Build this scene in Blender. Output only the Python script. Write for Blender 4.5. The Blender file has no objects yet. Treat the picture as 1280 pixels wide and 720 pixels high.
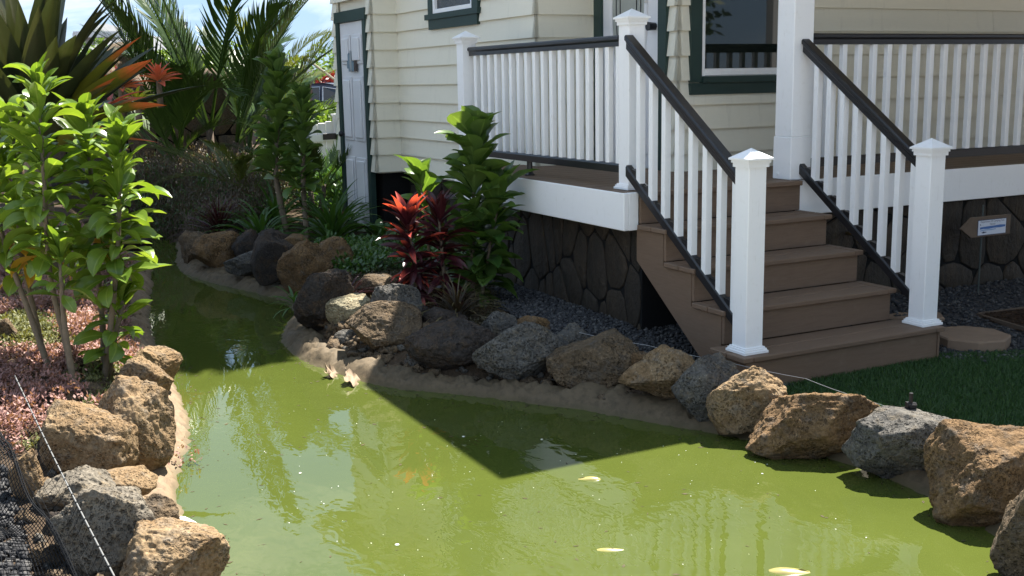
import bpy, bmesh, math, random
import numpy as np
from mathutils import Vector, Matrix, Euler

R = math.radians
rng = random.Random(7)
nrng = np.random.default_rng(7)
scene = bpy.context.scene
COL = scene.collection

# ------------------------------------------------------------------ camera
cam_data = bpy.data.cameras.new("camera")
cam = bpy.data.objects.new("camera", cam_data)
COL.objects.link(cam)
scene.camera = cam
CAM = Vector((5.7083, -3.3412, 1.5167))
_yaw, _pitch, _roll = 2.6708, 0.1856, -0.0183
_F = Vector((math.cos(_yaw) * math.cos(_pitch), math.sin(_yaw) * math.cos(_pitch), -math.sin(_pitch)))
_R = Vector((math.sin(_yaw), -math.cos(_yaw), 0))
_U = _R.cross(_F)
_R2 = math.cos(_roll) * _R + math.sin(_roll) * _U
_U2 = -math.sin(_roll) * _R + math.cos(_roll) * _U
cam.matrix_world = Matrix(((_R2.x, _U2.x, -_F.x, CAM.x), (_R2.y, _U2.y, -_F.y, CAM.y),
                           (_R2.z, _U2.z, -_F.z, CAM.z), (0, 0, 0, 1)))
cam_data.sensor_width = 36
cam_data.lens = 1381.8 / 1280 * 36
cam_data.clip_start = 0.05
cam_data.clip_end = 3000

# ------------------------------------------------------------------ world and sun
SUN = Vector((-0.29, 0.48, 1.0)).normalized()          # towards the sun
sun_el = math.asin(SUN.z)
sun_rot = math.atan2(SUN.x, SUN.y)
world = bpy.data.worlds.new("World")
scene.world = world
world.use_nodes = True
wn, wl = world.node_tree.nodes, world.node_tree.links
wn.clear()
w_out = wn.new("ShaderNodeOutputWorld")
w_bg = wn.new("ShaderNodeBackground")
w_sky = wn.new("ShaderNodeTexSky")
w_sky.sky_type = 'NISHITA'
w_sky.sun_disc = False
w_sky.sun_elevation = sun_el
w_sky.sun_rotation = sun_rot
w_sky.air_density = 0.9
w_sky.dust_density = 0.15
w_sky.ozone_density = 1.0
w_tc = wn.new("ShaderNodeTexCoord")
w_map = wn.new("ShaderNodeMapping")
w_map.inputs['Scale'].default_value = (1.0, 1.0, 3.2)
w_n1 = wn.new("ShaderNodeTexNoise")
w_n1.inputs['Scale'].default_value = 3.0
w_n1.inputs['Detail'].default_value = 8
w_n1.inputs['Roughness'].default_value = 0.58
w_n1.inputs['Distortion'].default_value = 0.5
w_cr = wn.new("ShaderNodeValToRGB")
w_cr.color_ramp.elements[0].position = 0.46
w_cr.color_ramp.elements[1].position = 0.70
w_mix = wn.new("ShaderNodeMix")
w_mix.data_type = 'RGBA'
w_mix.inputs[7].default_value = (3.5, 3.6, 3.7, 1)
wl.new(w_tc.outputs['Generated'], w_map.inputs['Vector'])
wl.new(w_map.outputs['Vector'], w_n1.inputs['Vector'])
wl.new(w_n1.outputs['Fac'], w_cr.inputs['Fac'])
w_haze = wn.new("ShaderNodeMix")                       # thin high haze over the clear sky
w_haze.data_type = 'RGBA'
w_haze.inputs[0].default_value = 0.94
w_haze.inputs[7].default_value = (1.0, 1.5, 2.2, 1)
wl.new(w_sky.outputs['Color'], w_haze.inputs[6])
wl.new(w_cr.outputs['Color'], w_mix.inputs[0])
wl.new(w_haze.outputs[2], w_mix.inputs[6])
wl.new(w_mix.outputs[2], w_bg.inputs['Color'])
w_bg.inputs['Strength'].default_value = 0.09
wl.new(w_bg.outputs[0], w_out.inputs['Surface'])

sun_data = bpy.data.lights.new("sun", 'SUN')
sun_data.energy = 3.8
sun_data.angle = R(0.53)
sun_data.color = (1.0, 0.95, 0.86)
sun = bpy.data.objects.new("sun", sun_data)
COL.objects.link(sun)
sun.rotation_euler = SUN.to_track_quat('Z', 'Y').to_euler()
sun.location = (0, 0, 20)

scene.view_settings.view_transform = 'Standard'
scene.view_settings.look = 'None'
scene.view_settings.exposure = 2.32
scene.view_settings.gamma = 1.0
scene.view_settings.use_curve_mapping = False
scene.cycles.max_bounces = 8
scene.cycles.use_denoising = True

# ------------------------------------------------------------------ helpers
def link(o, parent=None):
    COL.objects.link(o)
    if parent is not None:
        o.parent = parent
    return o

def tag(o, label=None, cat=None, group=None, kind=None):
    if label: o['label'] = label
    if cat: o['category'] = cat
    if group: o['group'] = group
    if kind: o['kind'] = kind
    return o

def thing(name, label, cat, loc=(0, 0, 0), rz=0.0, group=None):
    o = bpy.data.objects.new(name, None)
    o.empty_display_size = 0.1
    link(o)
    o.location = loc
    o.rotation_euler = (0, 0, rz)
    return tag(o, label, cat, group)

def mesh_obj(name, verts, faces, m, parent=None, smooth=False, loc=(0, 0, 0), rot=None):
    me = bpy.data.meshes.new(name)
    me.from_pydata([tuple(v) for v in verts], [], faces)
    if m is not None: me.materials.append(m)
    if smooth: me.polygons.foreach_set('use_smooth', [True] * len(me.polygons))
    me.update()
    o = bpy.data.objects.new(name, me)
    link(o, parent)
    o.location = loc
    if rot is not None: o.rotation_euler = rot
    return o

def np_mesh(name, V, Fq, m, smooth=False, uv=None):
    """V (n,3), Fq (k,3 or 4) arrays -> mesh datablock"""
    me = bpy.data.meshes.new(name)
    V = np.asarray(V, np.float32); Fq = np.asarray(Fq, np.int32)
    k = Fq.shape[1]
    me.vertices.add(len(V)); me.vertices.foreach_set('co', V.ravel())
    me.loops.add(Fq.size); me.loops.foreach_set('vertex_index', Fq.ravel())
    me.polygons.add(len(Fq))
    me.polygons.foreach_set('loop_start', np.arange(0, Fq.size, k, dtype=np.int32))
    me.polygons.foreach_set('loop_total', np.full(len(Fq), k, np.int32))
    if smooth: me.polygons.foreach_set('use_smooth', np.ones(len(Fq), bool))
    if uv is not None:
        l = me.uv_layers.new(name='UVMap')
        l.data.foreach_set('uv', np.asarray(uv, np.float32)[Fq.ravel()].ravel())
    if m is not None: me.materials.append(m)
    me.update(calc_edges=True)
    me.validate()
    return me

def data_obj(name, me, parent=None, loc=(0, 0, 0), rot=None, scale=None):
    o = bpy.data.objects.new(name, me)
    link(o, parent)
    o.location = loc
    if rot is not None: o.rotation_euler = rot
    if scale is not None: o.scale = scale if hasattr(scale, '__len__') else (scale,) * 3
    return o

BOXF = [(0, 3, 2, 1), (4, 5, 6, 7), (0, 1, 5, 4), (1, 2, 6, 5), (2, 3, 7, 6), (3, 0, 4, 7)]

def box_v(x0, x1, y0, y1, z0, z1):
    return [(x0, y0, z0), (x1, y0, z0), (x1, y1, z0), (x0, y1, z0), (x0, y0, z1), (x1, y0, z1), (x1, y1, z1), (x0, y1, z1)]

def bevel_mesh(me, w, seg=1):
    bm = bmesh.new(); bm.from_mesh(me)
    bmesh.ops.bevel(bm, geom=bm.edges[:], offset=w, segments=seg, affect='EDGES', profile=0.6)
    bm.to_mesh(me); bm.free()

def box(name, x0, x1, y0, y1, z0, z1, m, parent=None, bev=0.0):
    o = mesh_obj(name, box_v(x0, x1, y0, y1, z0, z1), BOXF, m, parent)
    if bev: bevel_mesh(o.data, bev)
    return o

class MB:
    """collects pieces into one mesh"""
    def __init__(s): s.v, s.f = [], []
    def add(s, v, f):
        n = len(s.v); s.v += [tuple(q) for q in v]; s.f += [tuple(i + n for i in q) for q in f]; return s
    def box(s, *a): return s.add(box_v(*a), BOXF)
    def tube(s, pts, r, n=6, cap=True):
        pts = [Vector(p) for p in pts]
        rs = r if hasattr(r, '__len__') else [r] * len(pts)
        base = len(s.v); prev = None
        for i, p in enumerate(pts):
            t = (pts[min(i + 1, len(pts) - 1)] - pts[max(i - 1, 0)]).normalized()
            if prev is None:
                a = t.cross(Vector((0, 0, 1)))
                if a.length < 1e-3: a = t.cross(Vector((1, 0, 0)))
            else:
                a = prev - t * prev.dot(t)
            a.normalize(); prev = a; b = t.cross(a)
            for k in range(n):
                w = 2 * math.pi * k / n
                s.v.append(tuple(p + (a * math.cos(w) + b * math.sin(w)) * rs[i]))
        for i in range(len(pts) - 1):
            for k in range(n):
                a0 = base + i * n + k; a1 = base + i * n + (k + 1) % n
                s.f.append((a0, a1, a1 + n, a0 + n))
        if cap:
            s.f.append(tuple(base + k for k in range(n))[::-1])
            s.f.append(tuple(base + (len(pts) - 1) * n + k for k in range(n)))
        return s
    def obj(s, name, m, parent=None, smooth=False): return mesh_obj(name, s.v, s.f, m, parent, smooth)

# vectorised value noise
def _hash(ix, iy, iz, seed):
    h = (ix.astype(np.int64) * 374761393 + iy.astype(np.int64) * 668265263 + iz.astype(np.int64) * 2147483647 + seed * 144665) & 0xFFFFFFFF
    h = ((h ^ (h >> 13)) * 1274126177) & 0xFFFFFFFF
    h = ((h ^ (h >> 16)) * 2246822519) & 0xFFFFFFFF
    return ((h ^ (h >> 15)) & 0xFFFFFF).astype(np.float64) / 0xFFFFFF

def vnoise(P, seed=0):
    P = np.asarray(P, float); I = np.floor(P).astype(np.int64); f = P - I; f = f * f * (3 - 2 * f)
    out = 0
    for dx in (0, 1):
        for dy in (0, 1):
            for dz in (0, 1):
                w = (f[:, 0] if dx else 1 - f[:, 0]) * (f[:, 1] if dy else 1 - f[:, 1]) * (f[:, 2] if dz else 1 - f[:, 2])
                out = out + w * _hash(I[:, 0] + dx, I[:, 1] + dy, I[:, 2] + dz, seed)
    return out * 2 - 1

def fbm(P, seed=0, oct=4, gain=0.5):
    a, s, o = 1.0, 0.0, 0
    P = np.asarray(P, float)
    for k in range(oct):
        o = o + a * vnoise(P * (2.03 ** k) + 17.3 * k, seed + k); s += a; a *= gain
    return o / s

# ------------------------------------------------------------------ materials
class NT:
    def __init__(s, name):
        s.m = bpy.data.materials.new(name); s.m.use_nodes = True
        s.n, s.l = s.m.node_tree.nodes, s.m.node_tree.links
        s.n.clear()
        s.out = s.n.new('ShaderNodeOutputMaterial')
        s.b = s.n.new('ShaderNodeBsdfPrincipled')
        s.l.new(s.b.outputs[0], s.out.inputs['Surface'])
        s.tc = s.n.new('ShaderNodeTexCoord')
    def node(s, t, **kw):
        n = s.n.new(t)
        for k, v in kw.items(): setattr(n, k, v)
        return n
    def setv(s, inp, v):
        if hasattr(v, 'is_linked') or isinstance(v, bpy.types.NodeSocket): s.l.new(v, inp)
        elif isinstance(v, (tuple, list)) and len(v) == 3 and inp.type == 'RGBA': inp.default_value = (*v, 1)
        else: inp.default_value = v
    def noise(s, scale, detail=4, rough=0.55, vec=None, dist=0.0, out='Fac'):
        n = s.node('ShaderNodeTexNoise')
        n.inputs['Scale'].default_value = scale; n.inputs['Detail'].default_value = detail
        n.inputs['Roughness'].default_value = rough; n.inputs['Distortion'].default_value = dist
        s.l.new(vec or s.tc.outputs['Object'], n.inputs['Vector'])
        return n.outputs[out]
    def voro(s, scale, feature='F1', out='Distance', vec=None, rnd=1.0):
        n = s.node('ShaderNodeTexVoronoi', feature=feature)
        n.inputs['Scale'].default_value = scale; n.inputs['Randomness'].default_value = rnd
        s.l.new(vec or s.tc.outputs['Object'], n.inputs['Vector'])
        return n.outputs[out]
    def mapping(s, scale=(1, 1, 1), vec=None, rot=(0, 0, 0)):
        n = s.node('ShaderNodeMapping')
        n.inputs['Scale'].default_value = scale; n.inputs['Rotation'].default_value = rot
        s.l.new(vec or s.tc.outputs['Object'], n.inputs['Vector'])
        return n.outputs[0]
    def ramp(s, fac, stops):
        n = s.node('ShaderNodeValToRGB'); e = n.color_ramp.elements
        while len(e) < len(stops): e.new(0.5)
        for i, (p, c) in enumerate(stops):
            e[i].position = p
            e[i].color = (*c, 1) if hasattr(c, '__len__') else (c, c, c, 1)
        s.l.new(fac, n.inputs['Fac'])
        return n.outputs['Color']
    def mix(s, fac, a, b, mode='MIX'):
        n = s.node('ShaderNodeMix', data_type='RGBA', blend_type=mode)
        s.setv(n.inputs[0], fac); s.setv(n.inputs[6], a); s.setv(n.inputs[7], b)
        return n.outputs[2]
    def math(s, op, a, b=0.0):
        n = s.node('ShaderNodeMath', operation=op)
        s.setv(n.inputs[0], a); s.setv(n.inputs[1], b)
        return n.outputs[0]
    def bump(s, h, strength=0.3, dist=0.01, normal=None):
        n = s.node('ShaderNodeBump')
        n.inputs['Strength'].default_value = strength; n.inputs['Distance'].default_value = dist
        s.l.new(h, n.inputs['Height'])
        if normal is not None: s.l.new(normal, n.inputs['Normal'])
        return n.outputs[0]
    def rand(s):
        return s.node('ShaderNodeObjectInfo').outputs['Random']
    def done(s, col, rough=0.6, spec=0.4, normal=None, metal=0.0):
        s.setv(s.b.inputs['Base Color'], col); s.setv(s.b.inputs['Roughness'], rough)
        s.b.inputs['Specular IOR Level'].default_value = spec
        s.b.inputs['Metallic'].default_value = metal
        if normal is not None: s.l.new(normal, s.b.inputs['Normal'])
        return s.m

def simple(name, col, rough=0.5, var=0.06, spec=0.4, scale=6.0, bump=0.0, metal=0.0, bscale=60):
    t = NT(name)
    n = t.noise(scale, 5, 0.6)
    c = t.mix(n, tuple(max(0, q * (1 - var * 2)) for q in col), tuple(min(1, q * (1 + var)) for q in col))
    nn = t.bump(t.noise(bscale, 3), bump, 0.004) if bump else None
    return t.done(c, rough, spec, nn, metal)

def m_rock(name, a, b, c, pore=0.5, bright=1.0):
    t = NT(name)
    oi = t.node('ShaderNodeObjectInfo')
    add = t.node('ShaderNodeVectorMath', operation='ADD')
    t.l.new(t.tc.outputs['Object'], add.inputs[0])
    sc = t.node('ShaderNodeVectorMath', operation='SCALE')
    t.l.new(oi.outputs['Location'], sc.inputs[0]); sc.inputs['Scale'].default_value = 3.7
    t.l.new(sc.outputs[0], add.inputs[1])
    v = add.outputs[0]
    n1 = t.noise(5.0, 5, 0.6, v, 0.6)
    n2 = t.noise(17.0, 6, 0.65, v, 0.3)
    n3 = t.noise(75.0, 3, 0.6, v)
    base = t.mix(t.ramp(n1, [(0.38, 0.0), (0.6, 1.0)]), a, b)
    base = t.mix(t.ramp(n2, [(0.5, 0.0), (0.68, 0.85)]), base, c)
    vo = t.voro(58.0, vec=v); vo2 = t.voro(130.0, vec=v)
    sel = t.ramp(t.noise(9.0, 3, 0.5, v), [(0.40, 0.0), (0.52, 1.0)])
    pit = t.math('MULTIPLY', t.ramp(vo, [(0.16, 1.0), (0.36, 0.0)]), sel)
    pit2 = t.math('MULTIPLY', t.ramp(vo2, [(0.18, 0.8), (0.34, 0.0)]), sel)
    pits = t.math('MAXIMUM', pit, pit2)
    base = t.mix(t.math('MULTIPLY', pits, 0.55 * pore + 0.2), base, tuple(q * 0.25 for q in a))
    base = t.mix(t.ramp(t.noise(120.0, 2, 0.5, v), [(0.62, 0.0), (0.74, 0.55)]), base, tuple(min(1, q * 1.9 + .04) for q in a))
    base = t.mix(t.ramp(n3, [(0.3, 0.7), (0.6, 0.0)]), base, tuple(q * 0.45 for q in b))
    h = t.math('SUBTRACT', t.math('ADD', t.math('MULTIPLY', n3, 0.6), n2), t.math('MULTIPLY', pits, 1.6 * pore))
    return t.done(base, 0.92, 0.15, t.bump(h, 0.9, 0.012))

ROCK = {
    'tan': m_rock('rock_tan', (0.25, 0.175, 0.10), (0.185, 0.12, 0.063), (0.16, 0.135, 0.105)),
    'rust': m_rock('rock_rust', (0.19, 0.118, 0.058), (0.125, 0.076, 0.038), (0.11, 0.092, 0.073)),
    'brown': m_rock('rock_brown', (0.15, 0.105, 0.063), (0.10, 0.072, 0.045), (0.085, 0.074, 0.062)),
    'grey': m_rock('rock_grey', (0.125, 0.116, 0.102), (0.085, 0.08, 0.073), (0.15, 0.12, 0.08), 0.7),
    'dark': m_rock('rock_dark', (0.060, 0.046, 0.037), (0.042, 0.037, 0.034), (0.085, 0.055, 0.032), 0.4),
    'ash': m_rock('rock_ash', (0.185, 0.16, 0.125), (0.13, 0.113, 0.09), (0.21, 0.155, 0.09), 0.8),
    'pale': m_rock('rock_pale', (0.34, 0.30, 0.20), (0.26, 0.215, 0.135), (0.17, 0.14, 0.09)),
}

def m_ground():
    t = NT('soil')
    n = t.noise(3.0, 6, 0.6); n2 = t.noise(40.0, 4, 0.6)
    c = t.mix(n, (0.040, 0.029, 0.020), (0.070, 0.049, 0.032))
    c = t.mix(t.ramp(n2, [(0.45, 0.0), (0.7, 0.7)]), c, (0.09, 0.065, 0.045))
    return t.done(c, 0.95, 0.1, t.bump(n2, 0.8, 0.02))
M_SOIL = m_ground()

def m_water():
    t = NT('pond_water')
    n = t.noise(0.8, 6, 0.62, None, 0.8)
    c = t.mix(t.ramp(n, [(0.3, 0.0), (0.7, 1.0)]), (0.048, 0.062, 0.012), (0.062, 0.078, 0.015))
    scum = t.noise(4.5, 7, 0.7, t.mapping((1.0, 2.4, 1.0), rot=(0, 0, 0.6)), 1.4)
    c = t.mix(t.ramp(scum, [(0.62, 0.0), (0.80, 0.22)]), c, (0.12, 0.14, 0.05))
    v = t.mapping((1.0, 1.6, 1.0), rot=(0, 0, 0.5))
    rip = t.noise(9.0, 2, 0.5, v, 0.4)
    sel = t.ramp(t.noise(0.55, 2, 0.5), [(0.42, 0.05), (0.64, 0.8)])
    t.b.inputs['IOR'].default_value = 1.5
    return t.done(c, 0.015, 0.5, t.bump(t.math('MULTIPLY', rip, sel), 0.14, 0.02))
M_WATER = m_water()

def m_liner(name, A, B, Cc):
    t = NT(name)
    n = t.noise(6.0, 5, 0.6); n2 = t.noise(28.0, 4, 0.6)
    c = t.mix(n, A, B)
    c = t.mix(t.ramp(n2, [(0.45, 0.0), (0.7, 0.7)]), c, Cc)
    # wet, algae-stained rim just above the water line
    geo = t.node('ShaderNodeSeparateXYZ'); t.l.new(t.tc.outputs['Object'], geo.inputs[0])
    wet = t.ramp(t.math('MULTIPLY_ADD', geo.outputs['Z'], 1.0), [(0.0, 1.0), (1.0, 1.0)])
    mr = t.node('ShaderNodeMapRange')
    mr.inputs['From Min'].default_value = -0.068; mr.inputs['From Max'].default_value = -0.045
    mr.inputs['To Min'].default_value = 1; mr.inputs['To Max'].default_value = 0
    t.l.new(geo.outputs['Z'], mr.inputs['Value'])
    c = t.mix(t.math('MULTIPLY', mr.outputs[0], 0.75), c, (0.075, 0.062, 0.03))
    return t.done(c, 0.75, 0.25, t.bump(n2, 0.35, 0.01))
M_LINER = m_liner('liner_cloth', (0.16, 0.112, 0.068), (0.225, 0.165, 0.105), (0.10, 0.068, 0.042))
M_LINER_B = m_liner('liner_cloth_dirty_shaded', (0.080, 0.060, 0.036), (0.130, 0.096, 0.058), (0.044, 0.034, 0.020))  # darker liner copy: house-side shade put into the colour along with dirt

def m_siding():
    t = NT('siding_paint')
    v = t.mapping((1.5, 1.5, 14.0))
    n = t.noise(7.0, 5, 0.6, v); n2 = t.noise(1.2, 4, 0.6)
    c = t.mix(n, (0.72, 0.685, 0.56), (0.78, 0.745, 0.62))
    c = t.mix(t.math('MULTIPLY', n2, 0.22), c, (0.58, 0.55, 0.44))
    ob = t.rand()
    c = t.mix(t.math('MULTIPLY', ob, 0.14), c, (0.56, 0.53, 0.43))
    st = t.noise(6.0, 5, 0.65, t.mapping((3.0, 3.0, 0.35)))
    c = t.mix(t.ramp(st, [(0.56, 0.0), (0.78, 0.30)]), c, (0.42, 0.40, 0.33))
    return t.done(c, 0.5, 0.35, t.bump(n, 0.12, 0.004))
M_SIDE = m_siding()
def m_white():
    t = NT('white_vinyl')
    n = t.noise(2.2, 5, 0.65); n2 = t.noise(22, 4, 0.65)
    c = t.mix(n, (0.80, 0.805, 0.81), (0.86, 0.86, 0.86))
    c = t.mix(t.ramp(n2, [(0.58, 0.0), (0.8, 0.28)]), c, (0.60, 0.58, 0.53))
    scr = t.noise(9.0, 6, 0.7, t.mapping((6.0, 6.0, 0.8)))
    c = t.mix(t.ramp(scr, [(0.60, 0.0), (0.74, 0.35)]), c, (0.55, 0.53, 0.49))
    return t.done(c, t.ramp(n2, [(0.3, 0.32), (0.7, 0.5)]), 0.45, t.bump(n2, 0.06, 0.003))
M_WHITE = m_white()
M_BLACK = simple('black_rail', (0.012, 0.012, 0.014), 0.34, 0.2, 0.5)
M_GREEN = simple('green_trim', (0.018, 0.043, 0.036), 0.5, 0.15, 0.4, 9, 0.1)
M_DOORW = simple('door_white', (0.72, 0.72, 0.73), 0.4, 0.05)
M_METAL = simple('dark_metal', (0.03, 0.03, 0.033), 0.35, 0.1, 0.5, metal=0.6)

def m_deck():
    t = NT('deck_composite')
    v = t.mapping((2.0, 24.0, 24.0))
    n = t.noise(5.0, 5, 0.6, v); n2 = t.noise(2.5, 4, 0.6)
    c = t.mix(n, (0.125, 0.079, 0.050), (0.225, 0.153, 0.104))
    c = t.mix(t.math('MULTIPLY', n2, 0.4), c, (0.11, 0.075, 0.053))
    sc = t.noise(14.0, 6, 0.7)
    c = t.mix(t.ramp(sc, [(0.58, 0.0), (0.75, 0.35)]), c, (0.24, 0.18, 0.13))
    c = t.mix(t.math('MULTIPLY', t.rand(), 0.25), c, (0.10, 0.066, 0.046))
    return t.done(c, 0.62, 0.3, t.bump(n, 0.15, 0.003))
M_DECK = m_deck()
def m_deck2():
    t = NT('deck_composite_across')
    v = t.mapping((24.0, 2.0, 24.0))
    n = t.noise(5.0, 5, 0.6, v); n2 = t.noise(2.5, 4, 0.6)
    c = t.mix(n, (0.125, 0.079, 0.050), (0.225, 0.153, 0.104))
    c = t.mix(t.math('MULTIPLY', n2, 0.4), c, (0.11, 0.075, 0.053))
    sc = t.noise(14.0, 6, 0.7)
    c = t.mix(t.ramp(sc, [(0.58, 0.0), (0.75, 0.35)]), c, (0.24, 0.18, 0.13))
    c = t.mix(t.math('MULTIPLY', t.rand(), 0.25), c, (0.10, 0.066, 0.046))
    return t.done(c, 0.62, 0.3, t.bump(n, 0.15, 0.003))
M_DECKY = m_deck2()

def m_flag():
    t = NT('wall_stone')
    v = t.mapping((3, 3, 0.8))
    n = t.noise(4.0, 6, 0.65, v, 0.4); n2 = t.noise(26.0, 5, 0.6)
    c = t.mix(t.ramp(n, [(0.35, 0.0), (0.65, 1.0)]), (0.025, 0.019, 0.013), (0.056, 0.039, 0.024))
    c = t.mix(t.math('MULTIPLY', t.rand(), 0.55), c, (0.022, 0.020, 0.017))
    c = t.mix(t.ramp(n2, [(0.5, 0.0), (0.75, 0.5)]), c, (0.02, 0.017, 0.014))
    return t.done(c, 0.7, 0.3, t.bump(t.math('ADD', n, n2), 0.7, 0.02))
M_FLAG = m_flag()
M_MORTAR = simple('dark_mortar', (0.010, 0.010, 0.010), 0.9, 0.15, 0.2, 20, 0.5)
M_GRAVEL = simple('lava_gravel', (0.050, 0.050, 0.053), 0.9, 0.3, 0.2, 30, 0.6, bscale=120)
M_GRAVEL2 = simple('lava_gravel_pale', (0.105, 0.102, 0.10), 0.9, 0.3, 0.2, 30, 0.6, bscale=120)
M_MULCH = simple('bark_mulch', (0.045, 0.028, 0.018), 0.95, 0.4, 0.1, 30, 0.8)
M_EDGE = simple('bed_edge_wood', (0.12, 0.085, 0.06), 0.8, 0.2)
M_PAVER = simple('paver_concrete', (0.235, 0.165, 0.115), 0.85, 0.12, 0.2, 14, 0.5, bscale=90)
M_TURF = simple('turf_base', (0.012, 0.028, 0.012), 0.9, 0.3, 0.15, 50, 0.6)
M_GLASS = simple('dark_window_glass', (0.012, 0.016, 0.013), 0.02, 0.2, 0.55)
M_CURT = simple('pale_door_glass', (0.34, 0.36, 0.33), 0.08, 0.1, 0.5, 5)
M_PVC = simple('white_plastic', (0.78, 0.77, 0.74), 0.4, 0.05)

def leaf_mat(name, c0, c1, tip=None, tip_at=0.6, trans=0.35, rough=0.38, rib=None, var=0.35, spec=0.4):
    """leaf with midrib and optional tip colour; uv.x runs base to tip, uv.y across"""
    t = NT(name)
    uvn = t.node('ShaderNodeUVMap'); sep = t.node('ShaderNodeSeparateXYZ')
    t.l.new(uvn.outputs[0], sep.inputs[0])
    n = t.noise(7.0, 4, 0.6)
    f = t.math('ADD', t.math('MULTIPLY', t.rand(), var * 1.4), t.math('MULTIPLY', n, 0.6))
    c = t.mix(f, c0, c1)
    if tip is not None:
        tt = t.math('ADD', sep.outputs['X'], t.math('MULTIPLY', t.math('SUBTRACT', n, 0.5), 0.5))
        c = t.mix(t.ramp(tt, [(tip_at, 0.0), (min(1, tip_at + 0.28), 1.0)]), c, tip)
    across = t.math('ABSOLUTE', t.math('SUBTRACT', sep.outputs['Y'], 0.5))
    c = t.mix(t.ramp(across, [(0.0, 0.5), (0.06, 0.0)]), c, rib or tuple(min(1, q * 1.7 + 0.01) for q in c1))
    vv = t.node('ShaderNodeCombineXYZ'); 
    t.l.new(t.math('MULTIPLY', sep.outputs['X'], 3.0), vv.inputs[0]); t.l.new(t.math('MULTIPLY', sep.outputs['Y'], 40.0), vv.inputs[1])
    vein = t.noise(1.0, 2, 0.5, vv.outputs[0])
    c = t.mix(t.ramp(vein, [(0.35, 0.22), (0.65, 0.0)]), c, tuple(q * 0.6 for q in c0))
    t.done(c, rough, spec, t.bump(vein, 0.12, 0.003))
    tr = t.node('ShaderNodeBsdfTranslucent')
    tc = t.mix(1.0, c, (1.35, 1.25, 0.5) if tip is None else (1.3, 1.1, 0.6), 'MULTIPLY')
    t.l.new(tc, tr.inputs['Color'])
    mx = t.node('ShaderNodeMixShader'); mx.inputs[0].default_value = trans
    t.l.new(t.b.outputs[0], mx.inputs[1]); t.l.new(tr.outputs[0], mx.inputs[2])
    t.l.new(mx.outputs[0], t.out.inputs['Surface'])
    return t.m

ML_TI = leaf_mat('leaf_ti_green', (0.075, 0.155, 0.02), (0.185, 0.27, 0.036), trans=0.42, rough=0.27, spec=0.6, rib=(0.35, 0.42, 0.10))
ML_TIY = leaf_mat('leaf_ti_yellowing', (0.36, 0.27, 0.03), (0.46, 0.22, 0.03), trans=0.4, rough=0.35)
ML_TID = leaf_mat('leaf_ti_dark', (0.030, 0.080, 0.016), (0.065, 0.14, 0.026), trans=0.33, rough=0.3, spec=0.5)
ML_TIM = leaf_mat('leaf_ti_mid', (0.05, 0.12, 0.022), (0.12, 0.20, 0.04), trans=0.4, rough=0.3, spec=0.5)
ML_RED = leaf_mat('leaf_cordyline_red', (0.030, 0.008, 0.013), (0.065, 0.011, 0.018), tip=(0.55, 0.085, 0.06), tip_at=0.5, trans=0.35, rough=0.33)
ML_DRED = leaf_mat('leaf_cordyline_dark', (0.030, 0.008, 0.012), (0.065, 0.012, 0.018), trans=0.3, rough=0.33)
ML_BROM = leaf_mat('leaf_bromeliad_dark', (0.026, 0.044, 0.016), (0.050, 0.050, 0.026), trans=0.16, rough=0.33, rib=(0.035, 0.035, 0.02))
ML_BROMG = leaf_mat('leaf_bromeliad_tipped', (0.11, 0.14, 0.02), (0.20, 0.20, 0.03), tip=(0.60, 0.13, 0.05), tip_at=0.66, trans=0.42, rough=0.33, rib=(0.08, 0.09, 0.02))
ML_ORANGE = leaf_mat('leaf_bromeliad_orange', (0.50, 0.11, 0.06), (0.60, 0.24, 0.12), tip=(0.66, 0.13, 0.08), tip_at=0.4, trans=0.4)
ML_LIME = leaf_mat('leaf_bromeliad_lime', (0.30, 0.36, 0.04), (0.48, 0.46, 0.06), trans=0.45)
ML_PALM = leaf_mat('leaf_palm', (0.028, 0.060, 0.012), (0.060, 0.105, 0.022), trans=0.3, rough=0.35)
ML_PALMY = leaf_mat('leaf_palm_pale', (0.06, 0.09, 0.018), (0.12, 0.135, 0.035), trans=0.35, rough=0.4)
ML_STRAP = leaf_mat('leaf_strap', (0.035, 0.095, 0.02), (0.075, 0.15, 0.03), trans=0.35, rough=0.33)
ML_TUFT = leaf_mat('leaf_tuft', (0.030, 0.022, 0.018), (0.075, 0.055, 0.03), tip=(0.15, 0.12, 0.05), tip_at=0.55, trans=0.3, rough=0.45)
ML_SHRUB = leaf_mat('leaf_mauve_shrub', (0.075, 0.050, 0.050), (0.13, 0.105, 0.07), trans=0.3, rough=0.6)
ML_SEDUM = leaf_mat('leaf_sedum_pink', (0.20, 0.078, 0.078), (0.34, 0.20, 0.165), trans=0.2, rough=0.6)
ML_SEDUMG = leaf_mat('leaf_sedum_green', (0.11, 0.12, 0.04), (0.20, 0.20, 0.08), trans=0.25, rough=0.6)
ML_COVER = leaf_mat('leaf_groundcover', (0.042, 0.048, 0.018), (0.10, 0.075, 0.045), trans=0.25, rough=0.6)
ML_TREE = leaf_mat('leaf_tree', (0.035, 0.075, 0.015), (0.085, 0.13, 0.025), trans=0.35, rough=0.45)
ML_SHADE = leaf_mat('leaf_shade_tree', (0.03, 0.06, 0.015), (0.06, 0.10, 0.02), trans=0.1, rough=0.45)
ML_HEDGE = leaf_mat('leaf_hedge', (0.07, 0.14, 0.03), (0.15, 0.23, 0.05), trans=0.4, rough=0.45)
ML_CROTON = leaf_mat('leaf_red_bush', (0.08, 0.010, 0.014), (0.17, 0.018, 0.02), trans=0.35, rough=0.45)
ML_GRASS = leaf_mat('leaf_turf_blade', (0.018, 0.055, 0.016), (0.048, 0.105, 0.026), trans=0.25, rough=0.5)
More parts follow.
